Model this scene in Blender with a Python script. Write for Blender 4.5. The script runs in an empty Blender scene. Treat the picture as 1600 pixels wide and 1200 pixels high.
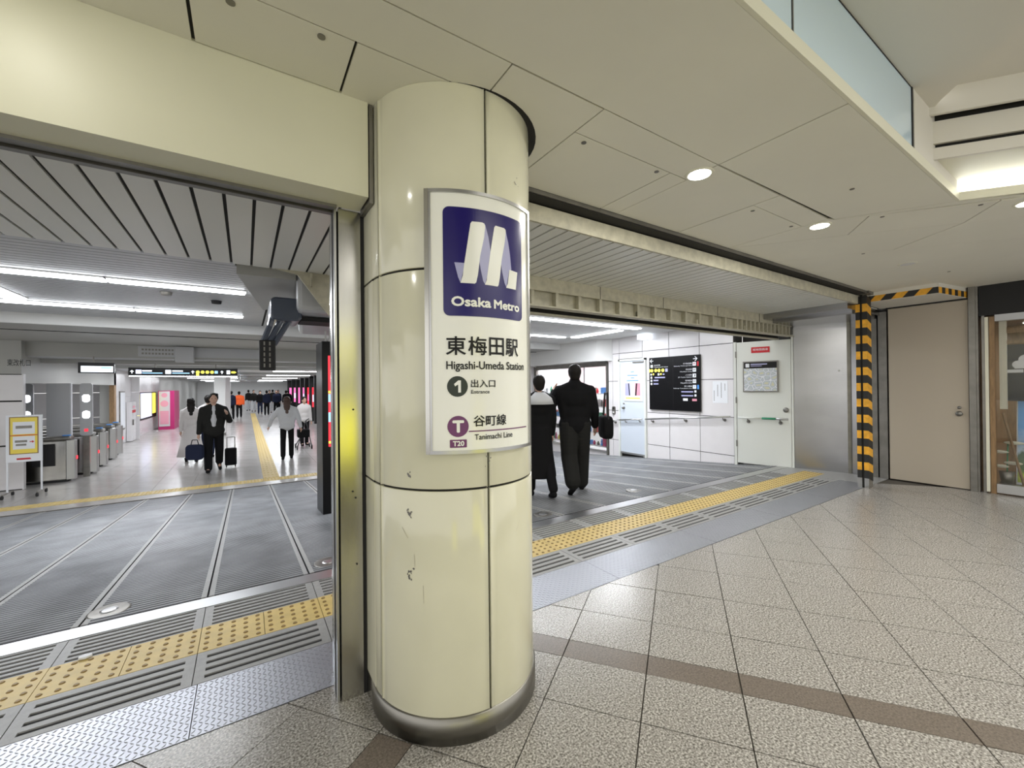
import bpy, bmesh, math, random
from mathutils import Vector, Matrix
C = bpy.context.scene.collection
SC = bpy.context.scene
PI = math.pi
random.seed(7)

# ------------------------------------------------------------------ camera, world, lights, exposure
F_PX = 646.0
yaw, pitch, roll = math.radians(32.8), math.radians(0.25), 0.010
fw = Vector((math.sin(yaw)*math.cos(pitch), math.cos(yaw)*math.cos(pitch), math.sin(pitch)))
r0 = Vector((math.cos(yaw), -math.sin(yaw), 0)); u0 = r0.cross(fw)
cr, sr = math.cos(roll), math.sin(roll)
rt = cr*r0 - sr*u0; up = sr*r0 + cr*u0
cam_d = bpy.data.cameras.new('camera'); cam = bpy.data.objects.new('camera', cam_d); C.objects.link(cam)
cam_d.sensor_width = 36; cam_d.lens = 36*F_PX/1600; cam_d.clip_start = 0.02; cam_d.clip_end = 200
cam.matrix_world = Matrix(((rt.x, up.x, -fw.x, 0), (rt.y, up.y, -fw.y, 0), (rt.z, up.z, -fw.z, 1.4), (0, 0, 0, 1)))
SC.camera = cam

w = bpy.data.worlds.new('world'); SC.world = w; w.use_nodes = True
w.node_tree.nodes['Background'].inputs[0].default_value = (1.0, 0.99, 0.965, 1)
w.node_tree.nodes['Background'].inputs[1].default_value = 1.2
SC.view_settings.view_transform = 'Standard'; SC.view_settings.look = 'None'
SC.view_settings.exposure = 0.36; SC.view_settings.gamma = 1.0; SC.view_settings.use_curve_mapping = False

def area(name, loc, sx, sy, power, col=(1, 1, 1), rot=(0, 0, 0)):
    d = bpy.data.lights.new(name, 'AREA'); d.shape = 'RECTANGLE'; d.size = sx; d.size_y = sy
    d.energy = power; d.color = col
    o = bpy.data.objects.new(name, d); C.objects.link(o); o.location = loc; o.rotation_euler = rot
    return o
WARM = (1.0, 0.975, 0.91); COOL = (0.92, 0.95, 1.0)
area('fill_area_light', (2.2, -1.3, 2.9), 2.4, 1.4, 34, (1, .97, .9))  # unseen fill lights added out of view, no fixtures modelled
area('fill_area_light', (-1.2, -1.6, 2.5), 1.6, 1.6, 9, WARM)
area('fill_area_light', (5.6, -0.6, 2.5), 1.4, 1.0, 10, WARM)

# ------------------------------------------------------------------ materials
def mat(name, col, rough=.5, metal=0, spec=.5, bump=0, bscale=40, var=0, vscale=6, coat=0, emit=0, ecol=None, stretch=None, trans=0):
    m = bpy.data.materials.new(name); m.use_nodes = True
    nt = m.node_tree; b = nt.nodes['Principled BSDF']
    b.inputs['Base Color'].default_value = (*col, 1); b.inputs['Roughness'].default_value = rough
    b.inputs['Metallic'].default_value = metal; b.inputs['Specular IOR Level'].default_value = spec
    b.inputs['Coat Weight'].default_value = coat; b.inputs['Coat Roughness'].default_value = .04
    b.inputs['Transmission Weight'].default_value = trans
    if emit:
        b.inputs['Emission Color'].default_value = (*(ecol or col), 1); b.inputs['Emission Strength'].default_value = emit
    if var or bump:
        tc = nt.nodes.new('ShaderNodeTexCoord'); mp = nt.nodes.new('ShaderNodeMapping')
        nt.links.new(tc.outputs['Object'], mp.inputs[0])
        if stretch: mp.inputs['Scale'].default_value = stretch
    if var:
        n = nt.nodes.new('ShaderNodeTexNoise'); n.inputs['Scale'].default_value = vscale; n.inputs['Detail'].default_value = 6
        nt.links.new(mp.outputs[0], n.inputs['Vector'])
        r = nt.nodes.new('ShaderNodeValToRGB')
        r.color_ramp.elements[0].position = .3; r.color_ramp.elements[1].position = .72
        r.color_ramp.elements[0].color = (*[c*(1-var) for c in col], 1); r.color_ramp.elements[1].color = (*[min(1, c*(1+var*.6)) for c in col], 1)
        nt.links.new(n.outputs['Fac'], r.inputs[0]); nt.links.new(r.outputs[0], b.inputs['Base Color'])
        rr = nt.nodes.new('ShaderNodeMapRange'); rr.inputs[3].default_value = max(.02, rough*.8); rr.inputs[4].default_value = min(1, rough*1.25)
        nt.links.new(n.outputs['Fac'], rr.inputs[0]); nt.links.new(rr.outputs[0], b.inputs['Roughness'])
    if bump:
        n2 = nt.nodes.new('ShaderNodeTexNoise'); n2.inputs['Scale'].default_value = bscale; n2.inputs['Detail'].default_value = 4
        nt.links.new(mp.outputs[0], n2.inputs['Vector'])
        bp = nt.nodes.new('ShaderNodeBump'); bp.inputs['Strength'].default_value = bump; bp.inputs['Distance'].default_value = .004
        nt.links.new(n2.outputs['Fac'], bp.inputs['Height']); nt.links.new(bp.outputs[0], b.inputs['Normal'])
    return m

def granite(name, base, dark, light, rough=.3):
    m = bpy.data.materials.new(name); m.use_nodes = True; nt = m.node_tree; b = nt.nodes['Principled BSDF']
    tc = nt.nodes.new('ShaderNodeTexCoord')
    v = nt.nodes.new('ShaderNodeTexNoise'); v.inputs['Scale'].default_value = 120; v.inputs['Detail'].default_value = 1.5; v.inputs['Roughness'].default_value = .6
    n = nt.nodes.new('ShaderNodeTexNoise'); n.inputs['Scale'].default_value = 9; n.inputs['Detail'].default_value = 4
    nt.links.new(tc.outputs['Object'], v.inputs[0]); nt.links.new(tc.outputs['Object'], n.inputs[0])
    r = nt.nodes.new('ShaderNodeValToRGB'); e = r.color_ramp.elements
    e[0].position = .36; e[0].color = (*dark, 1); e[1].position = .62; e[1].color = (*light, 1)
    k = e.new(.45); k.color = (*base, 1); k = e.new(.54); k.color = (*[c*1.06 for c in base], 1)
    nt.links.new(v.outputs['Fac'], r.inputs[0])
    r2 = nt.nodes.new('ShaderNodeValToRGB'); r2.color_ramp.elements[0].position = .3; r2.color_ramp.elements[0].color = (.94, .94, .94, 1)
    r2.color_ramp.elements[1].position = .7; r2.color_ramp.elements[1].color = (1, 1, 1, 1)
    nt.links.new(n.outputs['Fac'], r2.inputs[0])
    mx = nt.nodes.new('ShaderNodeMix'); mx.data_type = 'RGBA'; mx.blend_type = 'MULTIPLY'; mx.inputs[0].default_value = 1
    nt.links.new(r.outputs[0], mx.inputs[6]); nt.links.new(r2.outputs[0], mx.inputs[7]); nt.links.new(mx.outputs[2], b.inputs['Base Color'])
    rr = nt.nodes.new('ShaderNodeMapRange'); rr.inputs[3].default_value = rough*.92; rr.inputs[4].default_value = rough*1.12
    nt.links.new(n.outputs['Fac'], rr.inputs[0]); nt.links.new(rr.outputs[0], b.inputs['Roughness'])
    bp = nt.nodes.new('ShaderNodeBump'); bp.inputs['Strength'].default_value = .12; bp.inputs['Distance'].default_value = .002
    nt.links.new(v.outputs['Fac'], bp.inputs['Height']); nt.links.new(bp.outputs[0], b.inputs['Normal'])
    return m

M = {}
M['cream'] = mat('cream_enamel', (.74, .72, .56), .14, spec=.5, var=.05, vscale=3, coat=.35)
M['creamb'] = mat('cream_beam', (.70, .685, .53), .4, var=.04, vscale=2)
M['ceil'] = mat('ceiling_panel', (.80, .78, .68), .55, var=.03, vscale=2)
M['ceil2'] = mat('coffer_white', (.70, .67, .60), .6)
M['lip'] = mat('lip_cream', (.75, .73, .6), .5)
M['slat'] = mat('slat_white', (.72, .72, .68), .35)
M['rib'] = mat('rib_grey', (.50, .51, .53), .35)
M['white'] = mat('white_paint', (.7, .7, .69), .5)
M['greyw'] = mat('grey_ceiling', (.4, .4, .38), .5)
M['dark'] = mat('dark_gap', (.015, .014, .012), .8)
M['black'] = mat('black_gloss', (.004, .004, .005), .3, spec=.25)
M['blackm'] = mat('black_matte', (.012, .012, .013), .7)
M['steel'] = mat('brushed_steel', (.52, .51, .48), .22, 1, var=.07, vscale=3, stretch=(6, 6, 1))
M['ring'] = mat('ring_steel', (.27, .26, .235), .36, 1, var=.12, vscale=4)
M['steelb'] = mat('bright_steel', (.52, .52, .52), .33, 1)
M['steelw'] = mat('stained_steel', (.42, .42, .43), .24, 1, var=.14, vscale=1.0, stretch=(1, 1, 2.5))
M['steeld'] = mat('dull_steel', (.25, .24, .22), .42, .9, var=.2, vscale=8)
M['beigem'] = mat('painted_rib_beige', (.52, .49, .38), .5, var=.2, vscale=14)
M['beiged'] = mat('beige_door', (.43, .375, .30), .5, bump=.15, bscale=150)
M['walltile'] = mat('wall_panel_white', (.74, .72, .73), .22, var=.02)
M['doorw'] = mat('door_white', (.72, .74, .70), .4)
M['doorb'] = mat('door_pale_blue', (.62, .68, .76), .35)
M['gran'] = granite('granite_tile', (.315, .297, .272), (.13, .12, .105), (.57, .545, .51), .24)
M['granb'] = granite('granite_brown', (.17, .14, .115), (.12, .10, .08), (.22, .185, .155), .3)
M['grout'] = mat('grout', (.09, .08, .065), .9)
M['pad'] = mat('paving_grey', (.34, .34, .335), .42, bump=.3, bscale=120, var=.12, vscale=30)
M['padd'] = mat('groove_dark', (.05, .05, .055), .7)
M['ridge'] = mat('ridge_grey', (.235, .245, .26), .36, var=.35, vscale=3.5)
M['yel'] = mat('tactile_yellow', (.68, .51, .18), .45, var=.15, vscale=8, bump=.2, bscale=90)
M['dome'] = mat('dome_worn', (.28, .18, .05), .5)
M['plate'] = mat('checker_plate', (.40, .41, .44), .42, 1, var=.1, vscale=2)
M['ctile'] = mat('corridor_tile', (.44, .425, .41), .2, var=.08, vscale=3)
M['glow'] = mat('lamp_glow', (1, 1, 1), .5, emit=9, ecol=(.93, .96, 1))
M['gloww'] = mat('lamp_warm', (1, 1, .95), .5, emit=14, ecol=(1, .98, .9))
M['glass'] = mat('frosted_glass', (.62, .76, .86), .12, spec=.8)
M['pane'] = mat('clear_pane', (1, 1, 1), .02, trans=1)
M['signw'] = mat('sign_white', (.92, .92, .86), .2)
M['navy'] = mat('sign_navy', (.014, .008, .13), .25, coat=.0)
M['lilac'] = mat('sign_lilac', (.42, .42, .66), .3)
M['ink'] = mat('ink_black', (.006, .006, .006), .4, spec=.3)
M['dgreen'] = mat('sign_green_black', (.018, .028, .018), .4)
M['purple'] = mat('sign_purple', (.16, .035, .14), .35)
M['red'] = mat('red_print', (.55, .01, .02), .4)
M['haz_y'] = mat('tape_yellow', (.85, .42, .03), .5, var=.2, vscale=20)
M['haz_b'] = mat('tape_black', (.015, .015, .015), .55)
M['pyel'] = mat('pale_yellow_print', (.85, .68, .1), .4)
M['lime'] = mat('advert_yellow', (.9, .85, .05), .4)
M['wood'] = mat('wood_brown', (.28, .17, .08), .5, var=.3, vscale=8, stretch=(6, 6, 1))
M['skin'] = mat('skin', (.55, .34, .25), .5)
M['hair'] = mat('hair_dark', (.008, .006, .005), .5, spec=.2)
M['hairb'] = mat('hair_brown', (.06, .03, .02), .5)
M['clothb'] = mat('cloth_black', (.010, .010, .011), .85, spec=.08)
M['clothg'] = mat('cloth_charcoal', (.02, .02, .019), .85, spec=.08)
M['clothw'] = mat('cloth_white', (.55, .56, .58), .85)
M['clothc'] = mat('cloth_cream', (.6, .57, .56), .85)
M['clothn'] = mat('cloth_navy', (.02, .025, .05), .85, spec=.08)
M['clotho'] = mat('cloth_orange', (.85, .12, .02), .8)
M['pink'] = mat('pink_panel', (.75, .32, .40), .4)
M['palepink'] = mat('pale_pink', (.72, .56, .56), .5)
M['magenta'] = mat('magenta', (.5, .02, .15), .4)
M['bluebox'] = mat('blue_grey_housing', (.07, .085, .12), .3, coat=.3)
M['paper'] = mat('paper_white', (.78, .8, .84), .5)
M['green'] = mat('green_print', (.02, .25, .12), .4)
M['bluep'] = mat('blue_print', (.08, .3, .75), .4)
def screen(name, col, s): return mat(name, col, .3, emit=s, ecol=col)
M['s_red'] = screen('screen_red', (.95, .03, .05), 1.0)
M['s_pink'] = screen('screen_pink', (.9, .15, .4), 1.0)
M['s_blue'] = screen('screen_blue', (.35, .65, .95), 1.0)
M['s_white'] = screen('screen_white', (.85, .92, 1), 1.3)
M['s_yel'] = screen('screen_yellow', (.95, .85, .1), 1.0)
M['s_refl'] = screen('reflection_glow', (.9, .85, .05), 1.6)  # glow of the unseen boards added behind the camera for reflections
M['s_lilac'] = screen('screen_lilac', (.65, .68, .9), 1.0)

# ------------------------------------------------------------------ mesh helpers
class MB:
    def __init__(s): s.v = []; s.f = []
    def box(s, x0, x1, y0, y1, z0, z1, T=None):
        n = len(s.v); P = [(x, y, z) for z in (z0, z1) for (x, y) in ((x0, y0), (x1, y0), (x1, y1), (x0, y1))]
        if T: P = [tuple(T @ Vector(p)) for p in P]
        s.v += P
        s.f += [(n+3, n+2, n+1, n), (n+4, n+5, n+6, n+7)] + [(n+i, n+(i+1) % 4, n+4+(i+1) % 4, n+4+i) for i in range(4)]
        return s
    def prism(s, poly, z0, z1, T=None):
        n = len(s.v); k = len(poly)
        a = sum(poly[i][0]*poly[(i+1) % k][1]-poly[(i+1) % k][0]*poly[i][1] for i in range(k))
        if a < 0: poly = poly[::-1]
        P = [(p[0], p[1], z0) for p in poly]+[(p[0], p[1], z1) for p in poly]
        if T: P = [tuple(T @ Vector(p)) for p in P]
        s.v += P
        s.f += [tuple(range(n+k-1, n-1, -1)), tuple(range(n+k, n+2*k))]+[(n+i, n+(i+1) % k, n+k+(i+1) % k, n+k+i) for i in range(k)]
        return s
    def lathe(s, prof, c=(0, 0, 0), n=24, axis='z', a0=0, a1=2*PI):
        base = len(s.v); full = abs(a1-a0-2*PI) < 1e-6; m = n if full else n+1
        for (r, z) in prof:
            for i in range(m):
                a = a0+(a1-a0)*i/n
                p = (r*math.cos(a), r*math.sin(a), z)
                if axis == 'y': p = (p[0], p[2], p[1])
                if axis == 'x': p = (p[2], p[0], p[1])
                s.v.append((p[0]+c[0], p[1]+c[1], p[2]+c[2]))
        for j in range(len(prof)-1):
            for i in range(n if full else n):
                i2 = (i+1) % m
                s.f.append((base+j*m+i, base+j*m+i2, base+(j+1)*m+i2, base+(j+1)*m+i))
        if full:
            s.f.append(tuple(base+i for i in range(m))[::-1]); s.f.append(tuple(base+(len(prof)-1)*m+i for i in range(m)))
        return s
    def tube(s, pts, r, n=8):
        for a, b in zip(pts[:-1], pts[1:]):
            a = Vector(a); b = Vector(b); d = (b-a); q = d.to_track_quat('Z', 'Y').to_matrix().to_4x4(); T = Matrix.Translation(a) @ q
            base = len(s.v)
            for z in (0, d.length):
                for i in range(n):
                    t = 2*PI*i/n; s.v.append(tuple(T @ Vector((r*math.cos(t), r*math.sin(t), z))))
            s.f += [(base+i, base+(i+1) % n, base+n+(i+1) % n, base+n+i) for i in range(n)]
            s.f += [tuple(range(base+n-1, base-1, -1)), tuple(range(base+n, base+2*n))]
        return s
    def sphere(s, c, rx, ry=None, rz=None, n=12):
        ry = ry or rx; rz = rz or rx
        bm_ = len(s.v); k = n//2
        for j in range(1, k):
            t = PI*j/k
            for i in range(n):
                a = 2*PI*i/n; s.v.append((c[0]+rx*math.sin(t)*math.cos(a), c[1]+ry*math.sin(t)*math.sin(a), c[2]+rz*math.cos(t)))
        top = len(s.v); s.v += [(c[0], c[1], c[2]+rz), (c[0], c[1], c[2]-rz)]
        for j in range(k-2):
            for i in range(n):
                s.f.append((bm_+j*n+i, bm_+(j+1)*n+i, bm_+(j+1)*n+(i+1) % n, bm_+j*n+(i+1) % n))
        for i in range(n):
            s.f.append((top, bm_+i, bm_+(i+1) % n)); s.f.append((top+1, bm_+(k-2)*n+(i+1) % n, bm_+(k-2)*n+i))
        return s
    def mesh(s, name, m=None, smooth=False):
        me = bpy.data.meshes.new(name); me.from_pydata(s.v, [], s.f)
        if m: me.materials.append(m)
        if smooth: me.polygons.foreach_set('use_smooth', [True]*len(me.polygons))
        me.update(); return me
    def build(s, name, m, parent=None, smooth=False, bevel=0, kind=None):
        o = bpy.data.objects.new(name, s.mesh(name, m, smooth)); C.objects.link(o)
        if parent: o.parent = parent
        if bevel:
            b = o.modifiers.new('bevel', 'BEVEL'); b.width = bevel; b.segments = 2; b.limit_method = 'ANGLE'
        if kind: o['kind'] = kind
        return o
def B(x0, x1, y0, y1, z0, z1, T=None): return MB().box(x0, x1, y0, y1, z0, z1, T)
def link(name, me, parent=None, loc=(0, 0, 0), rz=0):
    o = bpy.data.objects.new(name, me); C.objects.link(o); o.location = loc; o.rotation_euler = (0, 0, rz)
    if parent: o.parent = parent
    return o
def tag(o, label, cat, group=None):
    o['label'] = label; o['category'] = cat
    if group: o['group'] = group
    return o
def thing(name, label, cat, loc=(0, 0, 0), rz=0, group=None):
    o = bpy.data.objects.new(name, None); C.objects.link(o); o.location = loc; o.rotation_euler = (0, 0, rz); o.empty_display_size = .05
    return tag(o, label, cat, group)
def struct(name):
    o = bpy.data.objects.new(name, None); C.objects.link(o); o['kind'] = 'structure'; return o
def smesh(name, mb, m, **k):
    o = mb.build(name, m, **k); o['kind'] = 'structure'; return o
def copy_tree(o, parent=None):
    c = o.copy(); C.objects.link(c); c.parent = parent
    for ch in list(o.children): copy_tree(ch, c)
    return c
def clip(poly, a, b, c):      # keep a x + b y <= c
    out = []
    for i in range(len(poly)):
        p = poly[i]; q = poly[(i+1) % len(poly)]; dp = a*p[0]+b*p[1]-c; dq = a*q[0]+b*q[1]-c
        if dp <= 0: out.append(p)
        if dp*dq < 0:
            t = dp/(dp-dq); out.append((p[0]+t*(q[0]-p[0]), p[1]+t*(q[1]-p[1])))
    return out
def shrink(poly, g):
    cx = sum(p[0] for p in poly)/len(poly); cy = sum(p[1] for p in poly)/len(poly); o = []
    for p in poly:
        d = math.hypot(p[0]-cx, p[1]-cy); k = max(0, 1-g*1.4/max(d, 1e-4)); o.append((cx+(p[0]-cx)*k, cy+(p[1]-cy)*k))
    return o

# flat print on any surface: place(u, v, h) -> world point
def frame(o, ux, uz, n):
    o, ux, uz, n = Vector(o), Vector(ux).normalized(), Vector(uz).normalized(), Vector(n).normalized()
    return lambda u, v, h: tuple(o+ux*u+uz*v+n*h)
CC = (.84, 1.83)
def cyl(u, v, h):
    r = .402+h; a = math.radians(-129.5)+u/.402
    return (CC[0]+r*math.cos(a), CC[1]+r*math.sin(a), v)
def text_obj(name, s, rect, m, place, parent, h=.0015, bold=0):
    cu = bpy.data.curves.new('t', 'FONT'); cu.body = s; cu.size = 1; cu.resolution_u = 3
    t = bpy.data.objects.new('t', cu); C.objects.link(t)
    dg = bpy.context.evaluated_depsgraph_get(); me = bpy.data.meshes.new_from_object(t.evaluated_get(dg))
    bpy.data.objects.remove(t); bpy.data.curves.remove(cu)
    if len(me.vertices) == 0: return None
    xs = [v.co.x for v in me.vertices]; ys = [v.co.y for v in me.vertices]
    ax, bx, ay, by = min(xs), max(xs), min(ys), max(ys); u0_, v0_, u1_, v1_ = rect
    for v in me.vertices:
        u = u0_+(v.co.x-ax)/(bx-ax)*(u1_-u0_); q = v0_+(v.co.y-ay)/(by-ay)*(v1_-v0_)
        v.co = place(u, q, h)
    if bold:      # heavier strokes: the same outlines doubled a hair to each side
        w_ = bold*(v1_-v0_)*.5; q = MB(); base = [tuple(v.co) for v in me.vertices]; fs = [tuple(p.vertices) for p in me.polygons]
        us = [(u0_+w_+(x-ax)/(bx-ax)*(u1_-u0_-2*w_), v0_+w_+(y-ay)/(by-ay)*(v1_-v0_-2*w_)) for x, y in zip(xs, ys)]
        for i, (du, dv) in enumerate(((-1, 0), (1, 0), (0, -1), (0, 1), (-.7, .7), (.7, .7), (.7, -.7), (-.7, -.7))):
            n = len(q.v); q.v += [place(a+du*w_, b+dv*w_, h+i*.00004) for a, b in us]; q.f += [tuple(k+n for k in f) for f in fs]
        bpy.data.meshes.remove(me); me = q.mesh(name, m)
    me.materials.clear(); me.materials.append(m); me.name = name
    return link(name, me, parent)
def decal(name, poly, m, place, parent, h=.001, seg=.02, t=.0008):
    # thin printed shape, cut into strips along u so that it follows a curved surface
    us = [p[0] for p in poly]; a, b = min(us), max(us); k = max(1, int(math.ceil((b-a)/seg))) if seg else 1
    mb = MB()
    for i in range(k):
        c0 = a+(b-a)*i/k; c1 = a+(b-a)*(i+1)/k
        q = clip(clip(poly, 1, 0, c1), -1, 0, -c0) if k > 1 else poly
        if len(q) < 3: continue
        n = len(mb.v); mb.v += [place(p[0], p[1], h) for p in q]; mb.f.append(tuple(range(n, n+len(q))))
    return mb.build(name, m, parent)
def rrect(u0_, v0_, u1_, v1_, r, n=5):
    o = []
    for (cx, cy, a0) in ((u1_-r, v1_-r, 0), (u0_+r, v1_-r, PI/2), (u0_+r, v0_+r, PI), (u1_-r, v0_+r, 1.5*PI)):
        for i in range(n+1): o.append((cx+r*math.cos(a0+PI/2*i/n), cy+r*math.sin(a0+PI/2*i/n)))
    return o
def disc(u, v, r, n=28): return [(u+r*math.cos(2*PI*i/n), v+r*math.sin(2*PI*i/n)) for i in range(n)]
def rect(u0_, v0_, u1_, v1_): return [(u0_, v0_), (u1_, v0_), (u1_, v1_), (u0_, v1_)]
SL = .085
def rz_(y): return 0 if y < 3.5 else max(-.51, -SL*(y-3.5))

# ------------------------------------------------------------------ floors
fl = struct('floor')
B(-6, 10, -5, 3.3, -.2, -.012).build('slab', M['grout'], fl)
U = (math.cos(math.radians(-52.4)), math.sin(math.radians(-52.4))); V = (math.cos(math.radians(35.2)), math.sin(math.radians(35.2)))
def lat(t, s): return (t*U[0]+s*V[0], t*U[1]+s*V[1])
tb = [-.575+.4125*k for k in range(-1, 14)]; tb = [-1.5525-.4125*k for k in range(6, 0, -1)]+[-1.5525, -1.145]+tb
sb = [-.62, -.21, .17, .58, .99, 1.40, 1.795, 2.106, 2.252]+[2.575+.4105*k for k in range(0, 12)]
for i in range(len(tb)-1):
    for j in range(len(sb)-1):
        q = [lat(tb[i], sb[j]), lat(tb[i+1], sb[j]), lat(tb[i+1], sb[j+1]), lat(tb[i], sb[j+1])]
        q = clip(q, 0, 1, 2.10)
        if len(q) > 2: q = clip(q, 1, 0, 7.95)
        if len(q) > 2: q = clip(q, -1, 0, 1.6)
        if len(q) > 2: q = clip(q, 0, -1, 1.0)
        if len(q) < 3: continue
        ar = abs(sum(q[a][0]*q[(a+1) % len(q)][1]-q[(a+1) % len(q)][0]*q[a][1] for a in range(len(q))))/2
        if ar < .0015: continue
        cx = sum(p[0] for p in q)/len(q); cy = sum(p[1] for p in q)/len(q)
        if cy < -.1 and cx < 1.2: continue
        brown = (sb[j] > 2.0 and sb[j] < 2.2) or (abs(tb[i]+1.145) < .01 and sb[j] < 1.39)
        dz = random.uniform(-.0012, .0008)
        MB().prism(shrink(q, .0026), -.02, dz).build('floor_tile', M['granb'] if brown else M['gran'], fl)
# tread plate strip
def plate_mesh(L):
    mb = B(0.002, L-.002, 2.104, 2.466, -.012, 0)
    nx = int(L/.0215)
    for i in range(nx):
        for j in range(17):
            a = PI/4 if (i+j) % 2 else -PI/4
            T = Matrix.Translation((.012+i*.0215, 2.115+j*.0212, 0)) @ Matrix.Rotation(a, 4, 'Z')
            n = len(mb.v)
            mb.v += [tuple(T @ Vector(p)) for p in ((-.012, 0, 0), (0, -.0036, 0), (.012, 0, 0), (0, .0036, 0), (-.005, 0, .0022), (.005, 0, .0022))]
            mb.f += [(n, n+1, n+4), (n+1, n+5, n+4), (n+1, n+2, n+5), (n+2, n+3, n+5), (n+3, n+4, n+5), (n+3, n, n+4)]
    return mb.mesh('tread_plate', M['plate'])
pm = plate_mesh(1.23)
for k in range(-2, 6): link('tread_plate', pm, fl, (-.2+1.23*k+(.0), 0, 0))
# grooved paving of the threshold, in modules of .6155 m
MOD = .6155; X0 = -.838
def pad_mesh(y0, y1, ys, slot=.5):
    mb = B(.002, MOD-.002, y0+.001, y1-.001, -.02, -.007)
    prev = y0+.001
    for (a, b) in ys:
        mb.box(.002, MOD-.002, prev, a, -.007, .0); prev = b
        for (p, q) in ((.002, .045), (MOD-.045, MOD-.002)): mb.box(p, q, a, b, -.007, 0)
    mb.box(.002, MOD-.002, prev, y1-.001, -.007, 0)
    me = mb.mesh('ridged_paver', M['pad']); me.materials.append(M['padd'])
    for f in me.polygons:
        c = f.center
        if abs(f.normal.z) > .9 and abs(c.z+.007) < 1e-4 : f.material_index = 1
    return me
pf = pad_mesh(2.47, 2.752, [(2.503+.06*k, 2.530+.06*k) for k in range(4)])
pb = pad_mesh(3.032, 3.30, [(3.043+.045*k, 3.066+.045*k) for k in range(6)])
def tact_mesh():
    mb = B(.0015, .3062, 2.7535, 3.0305, -.02, .001)
    me = mb.mesh('tactile_tile', M['yel']); bm = bmesh.new(); bm.from_mesh(me)
    for i in range(5):
        for j in range(5):
            r = bmesh.ops.create_cone(bm, cap_ends=True, segments=10, radius1=.0125, radius2=.0085, depth=.005, matrix=Matrix.Translation((.032+i*.061, 2.782+j*.0555, .0035)))
            fs = set()
            for v in r['verts']: fs |= set(v.link_faces)
            for f in fs: f.material_index = 1
    bm.to_mesh(me); bm.free(); me.materials.append(M['dome']); return me
tm = tact_mesh()
for k in range(-3, 14):
    x = X0+MOD*k
    if .38 < x+.3 < .5 and False: continue
    if x > 6.95: 
        if x < 7.3:
            link('tactile_tile', tm, fl, (x, 0, 0))
        continue
    link('ridged_paver', pf, fl, (x, 0, 0)); link('ridged_paver', pb, fl, (x, 0, 0))
    link('tactile_tile', tm, fl, (x, 0, 0)); link('tactile_tile', tm, fl, (x+.3077, 0, 0))
B(6.96, 7.9, 2.1, 3.3, -.02, -.001).build('stone_edge', M['pad'], fl)
B(-3, 7.62, 3.305, 3.445, -.03, .002).build('shutter_track', M['steelb'], fl)
# ramp
rp = struct('floor')
def ramp_pt(y): return rz_(y)
mb = MB(); n = 0
mb.v = [(-9, 3.44, -.02), (7.6, 3.44, -.02), (7.6, 9.5, rz_(9.5)-.02), (-9, 9.5, rz_(9.5)-.02), (-9, 3.44, -.3), (7.6, 3.44, -.3), (7.6, 9.5, -.8), (-9, 9.5, -.8)]
mb.f = [(0, 1, 2, 3), (7, 6, 5, 4), (0, 4, 5, 1), (1, 5, 6, 2), (2, 6, 7, 3), (3, 7, 4, 0)]
mb.build('slab', M['padd'], rp)
def ramp_pad():
    Ls = 6.02; mb = MB()
    T = Matrix.Translation((0, 3.46, 0)) @ Matrix.Rotation(-math.atan(SL), 4, 'X')
    mb.box(.005, MOD-.005, 0, Ls, -.018, .0, T)
    y = .012
    while y < Ls-.03:
        n = len(mb.v)
        P = [(.035, y, 0), (MOD-.035, y, 0), (MOD-.035, y+.026, 0), (.035, y+.026, 0), (.035, y+.003, .003), (MOD-.035, y+.003, .003), (MOD-.035, y+.023, .003), (.035, y+.023, .003)]
        mb.v += [tuple(T @ Vector(p)) for p in P]
        mb.f += [(n+4, n+5, n+6, n+7), (n, n+1, n+5, n+4), (n+1, n+2, n+6, n+5), (n+2, n+3, n+7, n+6), (n+3, n, n+4, n+7)]
        y += .044
    me = mb.mesh('ridged_ramp_strip', M['padd']); me.materials.append(M['ridge'])
    for i in range(6, len(me.polygons)): me.polygons[i].material_index = 1
    me2 = MB()
    me2.box(.006, .036, 0, Ls, -.004, .0028, T); me2.box(MOD-.036, MOD-.006, 0, Ls, -.004, .0025, T)
    return me, me2.mesh('seam_edging', M['pad'])
rm, rs = ramp_pad()
for k in range(-11, 14):
    o = link('ridged_strip', rm, rp, (X0+MOD*k, 0, 0)); o['kind'] = 'stuff' if False else ''
    del o['kind']
    link('seam_edging', rs, rp, (X0+MOD*k, 0, 0))
# corridor floor
cf = struct('floor')
B(-9, 8, 9.48, 70, -.8, -.506).build('slab', M['grout'], cf)
B(-9, 7.5, 9.5, 9.84, -.506, -.5).build('border_strip', M['ctile'], cf)
tmesh = B(.002, .5985, .002, .5985, -.008, 0).mesh('floor_tile', M['ctile'])
for i in range(-11, 12):
    for j in range(0, 12):
        x = .602+i*.6-.3; y = 10.15+j*.6
        if x < -6.3 or x > 6.5: continue
        link('floor_tile', tmesh, cf, (x, y, -.5 + random.uniform(-.0008, .0004)))
B(-9, 8, 17.35, 70, -.508, -.501).build('far_floor', M['ctile'], cf)
def tact2(bars):
    mb = B(.002, .298, .002, .298, -.006, .003)
    me = mb.mesh('tactile_tile', M['yel']); bm = bmesh.new(); bm.from_mesh(me)
    if bars:
        for i in range(4):
            r = bmesh.ops.create_cube(bm, size=1, matrix=Matrix.Translation((.045+i*.07, .15, .006)) @ Matrix.Diagonal((.03, .26, .006, 1)))
    else:
        for i in range(5):
            for j in range(5): bmesh.ops.create_cone(bm, cap_ends=True, segments=6, radius1=.014, radius2=.009, depth=.006, matrix=Matrix.Translation((.03+i*.06, .03+j*.06, .006)))
    bm.to_mesh(me); bm.free(); return me
td, tl = tact2(False), tact2(True)
for i in range(-28, 22): link('tactile_tile', td, cf, (.3+i*.3, 9.85, -.5))
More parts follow.
